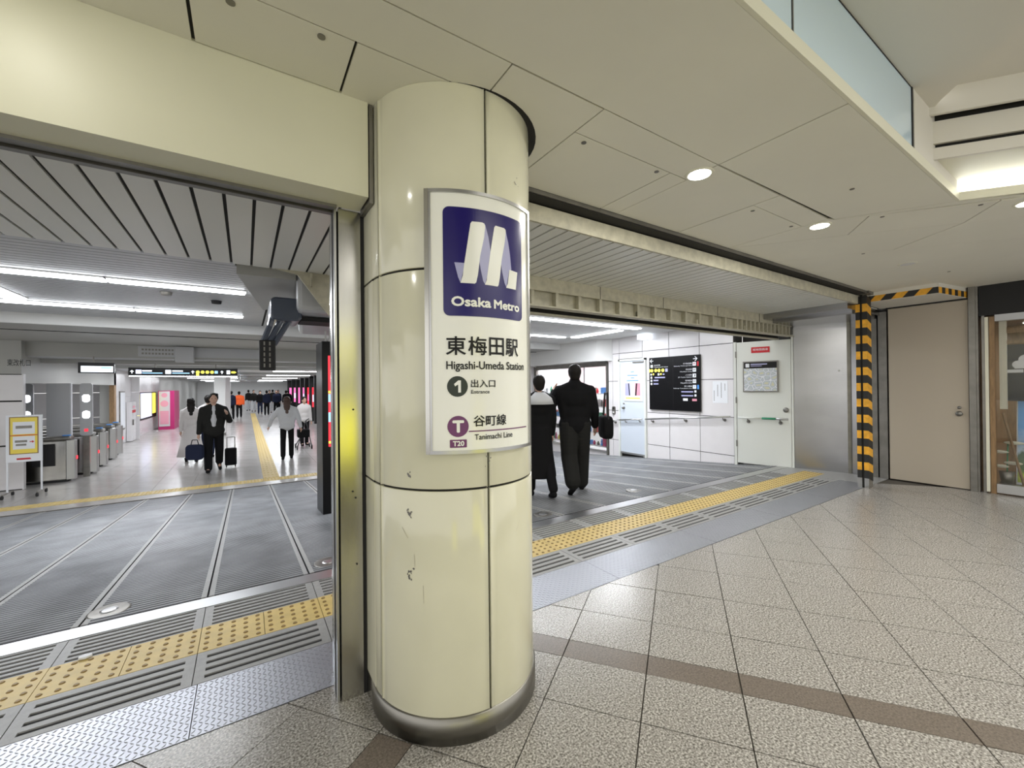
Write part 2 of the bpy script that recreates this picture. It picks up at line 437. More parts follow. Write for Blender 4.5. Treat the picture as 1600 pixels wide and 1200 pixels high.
for j in range(0, 90): link('guiding_tile', tl, cf, (.3, 10.15+.3*j, -.497))
# round sockets set in the paving
for (x, y, lb) in ((-.74, 3.62, 'round steel floor socket on the ramp seam, left of the column'), (.55, 3.62, 'round steel floor socket half hidden behind the steel jamb'),
                   (2.72, 3.62, 'round steel floor socket right of the column, nearest it'), (4.38, 3.80, 'round steel floor socket near the middle of the right opening')):
    t = thing('floor_socket', lb, 'floor socket', (x, y, rz_(y)-.004))
    MB().lathe([(.105, 0), (.105, .008), (.095, .011), (.05, .011)], n=24).build('rim', M['steeld'], t, True)
    MB().lathe([(.045, 0), (.045, .013), (.03, .015)], n=20).build('cap', M['steelb'], t, True)
t = MB()
t.prism([(0, 0), (.03, -.008), (.052, .006), (.046, .026), (.018, .032), (-.004, .02)], 0, .012)
tag(t.build('paper_scrap', M['paper'], bevel=.003), 'crumpled white paper scrap lying on the yellow tactile tiles', 'litter').location = (-.735, 3.02, .004)

# ------------------------------------------------------------------ near ceiling
cl = struct('ceiling')
Z = 2.6
HO = [(1.0, .71)]
B(-3, .86, -6, 1.79, Z+.012, Z+.1).build('backing', M['dark'], cl)
B(.86, 7.9, .75, 2.04, Z+.012, Z+.1).build('backing', M['dark'], cl)
def panel(poly, hole=None, m='ceil', g=.003):
    MB().prism(shrink(poly, g), Z, Z+.012).build('ceiling_panel', M[m], cl)
S1 = 1.285
panel(rect(-3, -6, .845-2.0, S1)); panel(rect(-1.155, -2, .2, .698)); panel(rect(-1.155, .70, 2.187, S1-.004)); 
panel([(2.187, .70), (3.98, .70), (4.0, .69), (3.645, 1.262), (2.187, S1-.006)])
panel(rect(-3, S1, -.145, 1.785)); panel(rect(-.142, 1.49, .33, 1.783)); panel(rect(-.145, S1, .845, 1.488)); panel(rect(.333, 1.49, .845, 2.03)); 
panel(rect(.845, S1, 1.318, 2.03)); panel(rect(1.318, S1, 2.187, 1.474)); panel(rect(1.32, 1.476, 2.035, 2.03)); panel(rect(2.037, 1.474, 2.187, 2.03))
panel(rect(2.187, S1, 2.88, 2.03)); panel(rect(2.88, S1, 3.60, 1.448)); panel(rect(2.882, 1.45, 3.60, 2.03))
panel([(3.602, S1), (3.65, 1.267), (3.79, 1.10), (4.13, 1.34), (3.63, 1.99), (3.602, 2.03)])
panel([(3.65, 1.267), (4.0, .69), (4.27, .43), (3.79, 1.10)])
panel([(3.79, 1.10), (4.23, .54), (4.58, .77), (4.13, 1.34)])
panel([(4.23, .54), (4.58, .77), (5.9, -.98), (5.45, -1.1)])
panel([(3.605, 2.03), (4.13, 1.34), (4.58, .77), (4.95, 1.27), (4.40, 2.03)])
panel([(4.58, .77), (5.9, -.98), (6.27, -.48), (4.95, 1.27)])
panel([(4.40, 2.03), (4.95, 1.27), (6.27, -.48), (7.82, -.48), (7.82, 2.03)])
# dark disc painting the shade of the ring gap round the column head
MB().lathe([(.396, 2.5985), (.396, 2.61)], (.868, 1.842, 0), 48).build('shadow_gap', M['dark'], cl)
# round access-hatch latches
for (x, y) in ((-.032, 1.541), (.225, 1.529), (1.414, 1.516), (1.956, 1.507), (2.97, 1.498), (3.521, 1.493), (3.17, 1.002), (4.85, 1.456), (6.47, 1.2), (3.891, 1.055), (4.211, .626)):
    MB().lathe([(.013, -.003), (.013, .001)], (x, y, Z), 14).build('hatch_latch', M['steeld'], cl)
# lip and coffer on the right
B(-1, 3.98, .685, .700, Z, Z+.055).build('coffer_lip', M['lip'], cl)
DX, DY = .61, -.79
def diag(p, L, w, z0, z1, back=0):
    nx, ny = -DY, DX          # away from the viewer
    a = (p[0]+nx*back, p[1]+ny*back); b = (a[0]+DX*L, a[1]+DY*L)
    return MB().prism([a, b, (b[0]+nx*w, b[1]+ny*w), (a[0]+nx*w, a[1]+ny*w)], z0, z1)
diag((3.98, .695), 2.4, .015, Z, Z+.055).build('coffer_lip', M['lip'], cl)
diag((3.98, .695), 2.4, .5, Z+.03, Z+.04, .01).build('cove_shelf', M['lip'], cl)
diag((3.98, .695), 2.6, .02, Z+.03, 3.1, .5).build('cove_wall', M['lip'], cl)
diag((3.43, .70), 2.9, .75, 2.735, 2.745, .02).build('cove_roof', M['lip'], cl)
diag((3.43, .70), 2.9, .02, 2.715, 2.783).build('coffer_band', M['ceil2'], cl)
diag((3.43, .70), 2.9, .02, 2.76, 2.86, .035).build('shadow_slot', M['dark'], cl)
diag((3.43, .70), 2.9, .02, 2.808, 2.94).build('coffer_band', M['ceil2'], cl)
diag((3.43, .70), 2.9, .02, 2.90, 3.1, .03).build('shadow_slot', M['dark'], cl)
diag((3.36, .70), 2.9, .02, 2.955, 3.2, 0).build('coffer_band', M['ceil2'], cl)
MB().prism([(-1, .70), (3.42, .70), (3.33, .64), (2.3, -.26), (-1, -3.2)], 3.0, 3.03).build('coffer_ceiling', M['ceil2'], cl)
MB().prism([(3.5, .8), (5.6, -2.2), (-1, -6), (-1, -3.2), (2.3, -.26), (3.33, .64)], 3.1, 3.13).build('coffer_ceiling', M['ceil2'], cl)
B(3.08, 3.98, .695, .72, Z+.04, 3.02).build('coffer_return', M['ceil2'], cl)
# the lamp tube lying in the cove
lt = thing('cove_lamp', 'bright cove strip lamp in the ceiling recess at upper right', 'lamp', (0, 0, 0))
diag((4.06, .70), 2.2, .03, Z+.042, Z+.075, .12).build('tube', M['glow'], lt)
diag((4.06, .70), 2.2, .06, Z+.038, Z+.043, .105).build('holder', M['white'], lt)
area('cove_light', (4.62, .10, 2.68), 0.1, 1.6, 4, WARM, (PI, 0, math.radians(-52.3)+PI/2))
# glass screens above the lip
for n_, (a, b) in enumerate(((-.4, 1.672), (1.678, 3.045))):
    g = struct('window_%d' % (n_+1))
    B(a+.004, b-.004, .698, .708, 2.656, 2.996).build('pane', M['glass'], g)
    B(a-.004, a+.004, .696, .712, 2.652, 3.0).build('mullion', M['steeld'], g)
    B(a, b, .696, .712, 2.994, 3.002).build('top_rail', M['blackm'], g)
B(3.045, 3.06, .694, .712, 2.655, 3.0).build('frame', M['blackm'], g)
B(-1, 3.06, .72, .74, 2.64, 3.0).build('back_screen', M['ceil2'], cl)

def downlight(x, y, z, label, on=True):
    t = thing('downlight', label, 'ceiling lamp', (x, y, z))
    MB().lathe([(.062, -.004), (.075, -.004), (.078, .0), (.078, .004)], n=28).build('rim', M['lip'], t, True)
    MB().lathe([(.060, -.006), (.060, -.002)], n=28).build('lens', M['gloww'] if on else M['white'], t)
    if on:
        d = bpy.data.lights.new('downlight_bulb', 'AREA'); d.shape = 'DISK'; d.size = .12; d.energy = 14 if x > 0 else 1.1; d.color = WARM
        o = bpy.data.objects.new('downlight_bulb', d); C.objects.link(o); o.location = (x, y, z-.012)
downlight(2.189, 1.396, Z, 'round downlight nearest the sign column, lit')
downlight(3.70, 1.373, Z, 'round downlight second from the sign column, lit')
downlight(4.45, .44, Z, 'round downlight cut by the right edge of the photo, lit')
downlight(5.66, 1.343, Z, 'small round downlight near the striped post, switched off', False)
downlight(-.62, 1.39, Z, 'round downlight in front of the cream beam, just out of view above left')

# ------------------------------------------------------------------ left beam, jamb, shutter headers
t1 = struct('trim_1')
MB().prism([(-4, 1.785), (.44, 1.785), (.44, 1.95), (-4, 1.95)], 2.2, 2.61).build('beam', M['creamb'], t1)
B(-4, .34, 1.93, 1.952, 2.188, 2.20).build('soffit_edge', M['steeld'], t1)
for (a, b, z) in ((1.955, 1.975, 2.196), (1.98, 2.0, 2.2), (2.01, 2.04, 2.192)):
    B(-4, .34, a, b, z, 2.45).build('shutter_rail', M['steeld'], t1)
B(.446, .462, 1.79, 1.96, 2.18, 2.61).build('joint_strip', M['steeld'], t1)
j = thing('shutter_jamb', 'tall brushed steel shutter jamb left of the cream column', 'door jamb')
B(.352, .446, 1.965, 2.2, 0, 2.2).build('steel_face', M['steel'], j)
B(.336, .345, 1.975, 2.0, 0, 2.2).build('guide_rail', M['steelb'], j)
B(.338, .352, 2.004, 2.035, 0, 2.2).build('guide_slot', M['blackm'], j)
B(.336, .345, 2.04, 2.07, 0, 2.2).build('guide_rail', M['steelb'], j)
B(.446, .462, 1.97, 2.2, 0, 2.2).build('joint', M['blackm'], j)
for (z) in (.90, .93, .60, 1.30):
    MB().lathe([(.004, 0), (.004, .004)], (.375+.05*random.random(), 1.961, z), 8, 'y').build('rivet', M['blackm'], j)

t2 = struct('trim_2')
B(1.18, 6.9, 2.04, 2.135, 2.57, 2.7).build('slot_back', M['dark'], t2)
B(1.18, 6.9, 2.03, 2.05, 2.575, 2.60).build('slot_edge', M['steeld'], t2)
B(1.18, 6.9, 2.13, 2.15, 2.45, 2.56).build('fascia', M['beigem'], t2)
B(1.18, 6.9, 2.08, 2.09, 2.575, 2.61).build('slot_rail', M['beigem'], t2)
B(.4, 7.0, 2.15, 2.2, 2.47, 2.7).build('fascia_back', M['dark'], t2)

# white slat ceilings behind the shutters
sc = struct('ceiling')
B(-4, .86, 2.04, 4.19, 2.462, 2.5).build('backing', M['dark'], sc)
B(.86, 7.7, 2.15, 3.22, 2.462, 2.5).build('backing', M['dark'], sc)
m1 = B(.009, .132, 2.045, 4.18, 2.45, 2.463).mesh('ceiling_slat', M['slat'])
for k in range(-19, 6): link('ceiling_slat', m1, sc, (.048+.141*k, 0, 0))
m2 = B(.008, .102, 2.152, 3.205, 2.45, 2.463).mesh('ceiling_slat', M['slat'])
for k in range(0, 62): link('ceiling_slat', m2, sc, (.86+.11*k, 0, 0))
# second header with ribs
t3 = struct('trim_3')
B(.8, 7.55, 3.205, 3.23, 2.32, 2.45).build('fascia', M['beigem'], t3)
for x in (3.2, 4.25, 5.4, 6.5): B(x, x+.006, 3.20, 3.206, 2.32, 2.45).build('fascia_joint', M['steeld'], t3)
B(.8, 7.6, 3.27, 3.29, 2.18, 2.34).build('web', M['beigem'], t3)
B(.8, 7.6, 3.2, 3.30, 2.165, 2.18).build('flange', M['beigem'], t3)
B(.8, 7.6, 3.23, 3.5, 2.34, 2.5).build('header_back', M['greyw'], t3)
rib = B(0, .035, 3.212, 3.27, 2.18, 2.32).mesh('stiffener', M['beigem'])
x = 2.3
while x < 7.5:
    link('stiffener', rib, t3, (x, 0, 0)); x += .30 if x < 5.6 else .12
for x in (2.62, 3.8, 4.95, 6.1, 7.1): B(x, x+.02, 3.215, 3.24, 2.18, 2.24).build('lug', M['beigem'], t3)
B(.8, 7.6, 3.30, 3.46, 2.24, 2.34).build('slot_shadow', M['dark'], t3); B(.8, 7.6, 3.445, 3.5, 2.155, 2.34).build('slot_back', M['dark'], t3)  # dark plates put the shade into the shutter slot
B(.8, 7.6, 3.435, 3.5, 2.135, 2.155).build('rear_flange', M['beigem'], t3)

# inner ceiling: fine ribs on the left, plain panels on the right
ic = struct('ceiling')
B(-9, 7.6, 4.18, 8.62, 2.512, 2.56).build('backing', M['dark'], ic)
y = 4.19
while y < 8.58:
    xe = -.09+(.35)*(y-4.25)/2.5
    if y > 6.6: xe = .24
    B(-9, xe, y, y+.078, 2.5, 2.513).build('ceiling_slat', M['rib'], ic); y += .0935
for (a, b) in ((4.19, 5.9), (5.91, 7.2), (7.21, 8.59)):
    xs = [.27, 1.5, 2.7, 3.9, 5.1, 6.3, 7.44]
    for p, q in zip(xs[:-1], xs[1:]):
        if p == .27 and a < 5: continue
        B(p, q-.006, a, b, 2.5, 2.513).build('ceiling_panel', M['white'], ic)
MB().prism([(-.08, 4.2), (1.5, 4.2), (1.5, 5.9), (.16, 5.9)], 2.49, 2.512).build('ceiling_panel', M['greyw'], ic)
# stepped beams
t4 = struct('trim_4')
B(-9, 7.44, 8.6, 8.66, 2.35, 2.56).build('fascia', M['white'], t4)
B(-9, 7.44, 8.66, 11.92, 2.36, 2.5).build('soffit', M['greyw'], t4)
B(-9, 7.44, 9.6, 9.63, 2.352, 2.36).build('joint', M['dark'], t4)
B(-9, 7.44, 11.9, 11.96, 2.08, 2.4).build('fascia', M['greyw'], t4)
cc_ = struct('ceiling')
B(-9, 4, 11.96, 70, 2.07, 2.2).build('panel_field', M['rib'], cc_)
for y in (12.6, 15.2, 20.5, 26, 32): B(-3.7, 3.8, y, y+.25, 1.98, 2.07).build('ceiling_beam', M['greyw'], cc_)

# lamps inside: every tube its own thing
def tube_lamp(x0, x1, y0, y1, z, label, group=None):
    t = thing('ceiling_strip_lamp', label, 'ceiling lamp', ((x0+x1)/2, (y0+y1)/2, z), 0, group)
    a, b = (x1-x0)/2, (y1-y0)/2
    B(-a-.015, a+.015, -b-.015, b+.015, -.004, .004).build('housing', M['white'], t)
    B(-a, a, -b, b, -.022, -.003).build('diffuser', M['glow'], t, bevel=.01)
    area('lamp_light', ((x0+x1)/2, (y0+y1)/2, z-.026), 2*a-.03, 2*b-.03, 112*a*b*4 if y0 < 10 else 85*a*b*4, COOL)
tube_lamp(-2.38, -1.16, 5.54, 5.68, 2.496, 'long strip lamp cut by left edge, front row of ribbed ceiling')
tube_lamp(-1.145, 0.0, 5.54, 5.68, 2.496, 'long strip lamp right half of front row on ribbed ceiling')
tube_lamp(-2.50, -1.27, 7.44, 7.57, 2.496, 'long strip lamp left half of second row on ribbed ceiling')
tube_lamp(-1.255, -.03, 7.44, 7.57, 2.496, 'long strip lamp right half of second row on ribbed ceiling')
tube_lamp(-2.36, -2.18, 6.3, 7.25, 2.496, 'short strip lamp running lengthwise at the left photo edge')
tube_lamp(2.9, 4.74, 5.36, 5.50, 2.496, 'strip lamp behind the right header, next to the column')
tube_lamp(4.76, 6.45, 5.36, 5.50, 2.496, 'strip lamp behind the right header, farther from the column')
tube_lamp(4.2, 6.1, 7.18, 7.30, 2.496, 'strip lamp in front of the white beam beyond the walking man')
tube_lamp(6.2, 6.38, 5.75, 7.15, 2.496, 'strip lamp running lengthwise above the pale blue door')
ordn = ['nearest', 'second nearest', 'third nearest', 'fourth nearest', 'fifth nearest', 'sixth nearest', 'seventh nearest', 'eighth nearest', 'ninth nearest', 'farthest']
for i, y in enumerate((14.0, 16.6, 18.6, 22, 24.5, 28.5, 31, 35, 39.5, 44)):
    tube_lamp(.9, 2.9, y-.07, y+.07, 2.065, ordn[i]+' strip lamp on the right side of the low corridor ceiling', 'corridor strip lamps right')
    tube_lamp(-2.9, -.4, y-.07, y+.07, 2.065, ordn[i]+' strip lamp on the left side of the low corridor ceiling', 'corridor strip lamps left')
for (x, y) in ((-.75, 6.05), (-.3, 6.35), (4.2, 6.1)):
    t = tag(MB().lathe([(.05, -.03), (.055, 0), (.06, .004)], n=16).build('smoke_detector', M['blackm'] if y > 6.2 else M['steeld']), 'small round ceiling sensor at x%d' % 0 if False else {-.75: 'small dark round ceiling sensor left of the gap on ribbed ceiling', -.3: 'small dark round ceiling sensor nearest the grey bulkhead', 4.2: 'small dark round ceiling sensor seen through the right opening'}[x], 'sensor')
    t.location = (x, y, 2.496)

# ------------------------------------------------------------------ walls
def tiled_wall(parent, xs, zs, place, m, t=.012, gap=.004, holes=()):
    for a, b in zip(xs[:-1], xs[1:]):
        for c, d in zip(zs[:-1], zs[1:]):
            if any(a+.01 > h[0] and b-.01 < h[1] and c+.01 > h[2] and d-.01 < h[3] for h in holes): continue
            mb = MB(); P = [(a+gap/2, c+gap/2), (b-gap/2, c+gap/2), (b-gap/2, d-gap/2), (a+gap/2, d-gap/2)]
            mb.v = [place(p[0], p[1], 0) for p in P]+[place(p[0], p[1], t) for p in P]
            mb.f = [(3, 2, 1, 0), (4, 5, 6, 7), (0, 1, 5, 4), (1, 2, 6, 5), (2, 3, 7, 6), (3, 0, 4, 7)]
            mb.build('wall_panel', m, parent)
wr = struct('wall_right')
B(7.466, 7.7, 4.1, 7.22, -.6, 2.56).build('core', M['dark'], wr)
PW = frame((7.465, 0, 0), (0, -1, 0), (0, 0, 1), (-1, 0, 0))     # u = -y
cols_ = [-7.21, -7.07, -6.86, -6.18, -5.49, -4.80, -4.13]; rows_ = [-.6, .085, .785, 1.483, 2.14, 2.56]
tiled_wall(wr, cols_, rows_, PW, M['walltile'], .015, .012, holes=[(-6.87, -6.17, -.61, 2.15)])
tiled_wall(wr, [-6.86, -6.18], [2.0, 2.14], PW, M['walltile'], .015, .012)
# pale blue door
PD = frame((7.45, 0, 0), (0, -1, 0), (0, 0, 1), (-1, 0, 0))
d1 = struct('door_1')
for (a, b, c, d) in ((6.06, 6.10, -.25, 1.99), (6.81, 6.85, -.31, 1.99), (6.06, 6.85, 1.945, 1.99)): B(7.40, 7.46, a, b, c, d).build('door_frame', M['doorw'], d1)
B(7.425, 7.465, 6.10, 6.81, -.17, 1.945).build('door_leaf', M['doorb'], d1, bevel=.004)
B(7.41, 7.46, 6.09, 6.82, -.20, -.16).build('threshold', M['steelb'], d1)
B(7.40, 7.425, 6.12, 6.42, 1.89, 1.92).build('door_closer', M['steeld'], d1)
MB().lathe([(.022, 0), (.022, .03), (.03, .04), (.03, .06)], (7.365, 6.70, .86), 12, 'x').build('door_handle', M['steeld'], d1, True)
MB().lathe([(.016, 0), (.016, .02)], (7.405, 6.70, .96), 10, 'x').build('lock', M['steeld'], d1, True)
B(7.412, 7.465, 6.86, 6.87, -.3, 2.0).build('architrave', M['walltile'], d1)
# notice poster on that door
p = thing('door_poster', 'white notice with two slanted strips on the pale blue door', 'poster')
B(7.412, 7.424, 6.155, 6.69, 1.02, 1.77).build('frame', M['doorw'], p)
PP = frame((7.411, 0, 0), (0, -1, 0), (0, 0, 1), (-1, 0, 0))
decal('sheet', rect(-6.665, 1.05, -6.185, 1.75), M['paper'], PP, p, .001, 0)
for z_, L in ((1.68, .1), (1.60, .3), (1.54, .1), (1.48, .34)): decal('print_line', rect(-6.43-L/2, z_, -6.43+L/2, z_+.02), M['bluep'], PP, p, .002, 0)
decal('print_panel', rect(-6.65, 1.15, -6.50, 1.43), M['lilac'], PP, p, .002, 0); decal('print_panel', rect(-6.36, 1.15, -6.21, 1.43), M['pink'], PP, p, .002, 0)
decal('slanted_strip', [(-6.53, 1.15), (-6.50, 1.15), (-6.53, 1.43), (-6.56, 1.43)], M['ink'], PP, p, .003, 0)
decal('slanted_strip', [(-6.32, 1.15), (-6.36, 1.15), (-6.33, 1.43), (-6.29, 1.43)], M['ink'], PP, p, .003, 0)
decal('yellow_bar', rect(-6.63, 1.075, -6.22, 1.105), M['pyel'], PP, p, .002, 0)
# intercom
t = thing('wall_intercom', 'small grey intercom plate beside the pale blue door', 'intercom')
MB().prism(rrect(6.985, .69, 7.085, .88, .03), 7.43, 7.45, Matrix(((0, 0, 1, 0), (1, 0, 0, 0), (0, 1, 0, 0), (0, 0, 0, 1)))).build('plate', M['steeld'], t)
B(7.424, 7.431, 7.01, 7.06, .72, .76).build('button', M['white'], t); B(7.424, 7.431, 7.015, 7.055, .81, .86).build('lens', M['blackm'], t)

# directory board
bd = thing('direction_board', 'large black direction board on the white panelled wall', 'sign board')
B(7.405, 7.45, 4.765, 5.96, .857, 1.975).build('panel', M['black'], bd, bevel=.004)
B(7.403, 7.405, 5.36, 5.363, .86, 1.97).build('panel_joint', M['blackm'], bd)
PB = frame((7.404, 0, 0), (0, -1, 0), (0, 0, 1), (-1, 0, 0))
def bu(a): return -5.96+a*1.195    # 0..1 across
def bz(b): return 1.975-b*1.118
def arrow(u, v, w_, dirx, m, place, parent, h=.002):
    d = dirx
    decal('arrow', [(u-d*w_/2, v-w_*.09), (u+d*w_*.2, v-w_*.09), (u+d*w_*.2, v+w_*.09), (u-d*w_/2, v+w_*.09)], m, place, parent, h, 0)
    decal('arrow', [(u+d*w_*.5, v), (u, v+w_*.5), (u-d*w_*.18, v+w_*.5), (u+d*w_*.25, v), (u-d*w_*.18, v-w_*.5), (u, v-w_*.5)], m, place, parent, h+.0004, 0)
arrow(bu(.055), bz(.065), .085, -1, M['paper'], PB, bd); arrow(bu(.925), bz(.07), .095, 1, M['paper'], PB, bd)
WM = M['paper']
def ic_(a, b, s, m=WM, ch=None, cm=None):
    decal('icon', rrect(bu(a)-s/2, bz(b)-s/2, bu(a)+s/2, bz(b)+s/2, .008), m, PB, bd, .002, 0)
    if ch: text_obj('icon_letter', ch, (bu(a)-s*.25, bz(b)-s*.3, bu(a)+s*.25, bz(b)+s*.3), cm or M['ink'], PB, bd, .003)
def tx(s, a0, b, a1, hgt, m=WM): text_obj('lettering', s, (bu(a0), bz(b)-hgt/2, bu(a1), bz(b)+hgt/2), m, PB, bd, .002)
R_ = [('地下鉄御堂筋線', 'Subway Midosuji Line', .16, 'M', M['red'], .70, .52), ('阪急電車', 'Hankyu Line', .265, 'H', M['ink'], .75, .64), ('ＪＲ大阪駅', 'JR Osaka Station', .365, 'J', M['ink'], .74, .60),
      ('阪神電車', 'Hanshin Line', .465, 'H', M['ink'], .74, .65), ('四つ橋線', 'Subway Yotsubashi Line', .565, 'Y', M['bluep'], .72, .51)]
for jp, en, b, ch, cm, a0, a1 in R_:
    ic_(.905, b, .075, ch=ch, cm=cm); tx(jp, a0, b-.012, .862, .032); tx(en, a1, b+.028, .862, .026)
decal('line_colour', rect(bu(.955), bz(.20), bu(.985), bz(.12)), M['red'], PB, bd, .002, 0); decal('line_colour', rect(bu(.955), bz(.605), bu(.985), bz(.53)), M['bluep'], PB, bd, .002, 0)
for b in (.645, .715): ic_(.92, b, .045); decal('small_text', rect(bu(.66), bz(b+.018), bu(.88), bz(b-.004)), M['lilac'], PB, bd, .002, 0)
decal('white_plate', rrect(bu(.69), bz(.815), bu(.78), bz(.77), .008), WM, PB, bd, .002, 0); decal('red_plate', rrect(bu(.86), bz(.815), bu(.945), bz(.775), .008), M['pink'], PB, bd, .002, 0)
ic_(.06, .165, .06, ch='T', cm=M['purple']); tx('谷町線', .11, .15, .24, .03); tx('Tanimachi Line', .11, .185, .40, .022)
for a in (.06, .145, .215, .295): decal('exit_disc', disc(bu(a), bz(.25), .034), M['s_yel'], PB, bd, .002, 0); 
decal('exit_disc', rect(bu(.0), bz(.28), bu(.02), bz(.22)), M['s_yel'], PB, bd, .002, 0); decal('small_text', rect(bu(.345), bz(.28), bu(.395), bz(.22)), M['lilac'], PB, bd, .002, 0)
for a, b, s in ((.045, .325, .04), (.205, .325, .045), (.05, .385, .045), (.05, .445, .045), (.05, .505, .045)): ic_(a, b, s)
for a in (.095, .255): decal('exit_disc', disc(bu(a), bz(.32), .02, 14), M['s_yel'], PB, bd, .002, 0)
for a, b, c in ((.12, .385, .34), (.095, .44, .20), (.095, .505, .20), (.29, .325, .33)): decal('small_text', rect(bu(a), bz(b+.012), bu(c), bz(b-.012)), M['lilac'], PB, bd, .002, 0)
# paper notice
t = thing('paper_notice', 'white paper notice with thin vertical lettering right of the black board', 'notice')
B(7.445, 7.449, 4.24, 4.53, 1.04, 1.45).build('sheet', M['paper'], t)
PN = frame((7.444, 0, 0), (0, -1, 0), (0, 0, 1), (-1, 0, 0))
for u, a, b in ((-4.29, 1.25, 1.40), (-4.36, 1.12, 1.42), (-4.43, 1.15, 1.38), (-4.50, 1.06, 1.27)):
    for k in range(int((b-a)/.022)): decal('character', rect(u-.007, b-k*.022-.015, u+.007, b-k*.022), M['steeld'], PN, t, .001, 0)
# exit sign hanging box
t = thing('hanging_sign_box', 'small white box sign hanging from ceiling left of the black board', 'sign')
B(7.2, 7.40, 5.86, 6.11, 2.38, 2.49).build('box', M['s_white'], t, bevel=.006); B(7.26, 7.34, 5.9, 6.07, 2.49, 2.5).build('mount', M['white'], t)
# handrail following the ramp
def handrail(y0, y1, x, z0f, label, ys, green=None, dirv=None):
    t = thing('handrail', label, 'handrail')
    MB().tube([(x, y0, z0f(y0)), (x, y1, z0f(y1))], .018, 10).build('rail', M['steelb'], t, True)
    for y in ys:
        bk_ = MB().tube([(x, y, z0f(y)-.01), (x+.02, y, z0f(y)-.055), (7.45, y, z0f(y)-.06)], .009, 8).build('bracket', M['steeld'], t, True)
        MB().lathe([(.028, 0), (.028, .012)], (7.437, y, z0f(y)-.06), 12, 'x').build('wall_plate', M['steeld'], bk_)
    return t
zf = lambda y: .83-.085*(y-3.8)+.0*y
handrail(4.16, 6.05, 7.37, zf, 'steel handrail below the black direction board', (4.3, 5.1, 5.9))
handrail(6.13, 6.80, 7.36, zf, 'short steel handrail across the pale blue door', (6.22, 6.62))
handrail(6.87, 7.6, 7.37, zf, 'steel handrail running into the shop window beyond pale blue door', (6.98,))

# white steel door with the map (stands slightly turned)
d2 = struct('door_2')
hx, hy, ex, ey = 7.385, 4.06, 7.60, 3.24
ux = Vector((ex-hx, ey-hy, 0)); LD = ux.length; ux.normalize(); nn = Vector((ux.y, -ux.x, 0))
if nn.x > 0: nn = -nn
TD = Matrix(((ux.x, -nn.x, 0, hx), (ux.y, -nn.y, 0, hy), (0, 0, 1, 0), (0, 0, 0, 1)))   # local x along door, y into wall
PM = frame((hx, hy, 0), ux, (0, 0, 1), nn)
B(.02, LD-.015, 0, .05, -.01, 2.13, TD).build('door_leaf', M['doorw'], d2, bevel=.003)
B(-.03, .012, -.005, .07, -.06, 2.14, TD).build('door_frame', M['doorw'], d2)
B(LD-.01, LD+.02, .0, .06, -.01, 2.2, TD).build('door_frame', M['doorw'], d2)
for z in (.28, 1.05, 1.86): B(.0, .022, -.012, .006, z, z+.11, TD).build('hinge', M['steeld'], d2)
B(LD-.02, LD+.05, .07, .3, 0, 2.45, TD).build('return', M['steelw'], d2)
MB().lathe([(.02, -.004), (.042, 0), (.042, .012)], (0, 0, 0), 18, 'x').build('lock_plate', M['steeld'], d2, True).location = tuple(TD @ Vector((LD-.09, -.014, .95)))
t = thing('handrail', 'handrail on the white map door with a green grip', 'handrail')
q = lambda u, h, z: tuple(TD @ Vector((u, -h, z)))
MB().tube([q(.05, .07, .80), q(.42, .07, .80)], .018, 10).build('rail', M['doorw'], t, True); MB().tube([q(.42, .07, .80), q(.62, .07, .80)], .019, 10).build('grip', M['green'], t, True)
MB().tube([q(.62, .07, .80), q(.80, .07, .80)], .016, 10).build('rail', M['steelb'], t, True)
for u in (.2, .68): MB().tube([q(u, .07, .79), q(u, .03, .735), q(u, 0, .73)], .01, 8).build('bracket', M['steeld'], t, True); MB().lathe([(.03, 0), (.03, .01)], q(u, .012, .73), 12, 'x').build('wall_plate', M['steeld'], t)
mp_ = thing('area_map', 'framed area map with black header on the white door', 'map')
B(.125, .66, -.03, -.001, 1.25, 1.785, TD).build('frame', M['steeld'], mp_, bevel=.004)
def mapmat():
    m = bpy.data.materials.new('map_print'); m.use_nodes = True; nt = m.node_tree; b = nt.nodes['Principled BSDF']; b.inputs['Roughness'].default_value = .3
    tc = nt.nodes.new('ShaderNodeTexCoord'); v = nt.nodes.new('ShaderNodeTexVoronoi'); v.feature = 'DISTANCE_TO_EDGE'; v.inputs['Scale'].default_value = 11
    r = nt.nodes.new('ShaderNodeValToRGB'); e = r.color_ramp.elements; e[0].position = .03; e[0].color = (.75, .77, .8, 1); e[1].position = .06; e[1].color = (.45, .48, .52, 1)
    k = e.new(.3); k.color = (.62, .6, .42, 1); k = e.new(.2); k.color = (.5, .56, .6, 1)
    nt.links.new(tc.outputs['Object'], v.inputs[0]); nt.links.new(v.outputs['Distance'], r.inputs[0]); nt.links.new(r.outputs[0], b.inputs['Base Color']); return m
decal('map_sheet', rect(.145, 1.27, .64, 1.66), mapmat(), PM, mp_, .032, 0); decal('header', rect(.145, 1.66, .64, 1.765), M['ink'], PM, mp_, .032, 0)
decal('icon', rrect(.17, 1.68, .23, 1.745, .008), WM, PM, mp_, .033, 0); decal('header_text', rect(.25, 1.72, .50, 1.74), M['lilac'], PM, mp_, .033, 0); decal('header_text', rect(.25, 1.695, .42, 1.705), M['lilac'], PM, mp_, .033, 0)
t = thing('red_notice', 'small red notice plate near the top of the white door', 'notice')
B(.255, .535, -.006, -.001, 1.93, 2.03, TD).build('plate', M['red'], t); text_obj('lettering', '常時閉鎖扉', (.28, 1.965, .51, 2.005), WM, PM, t, .0075)

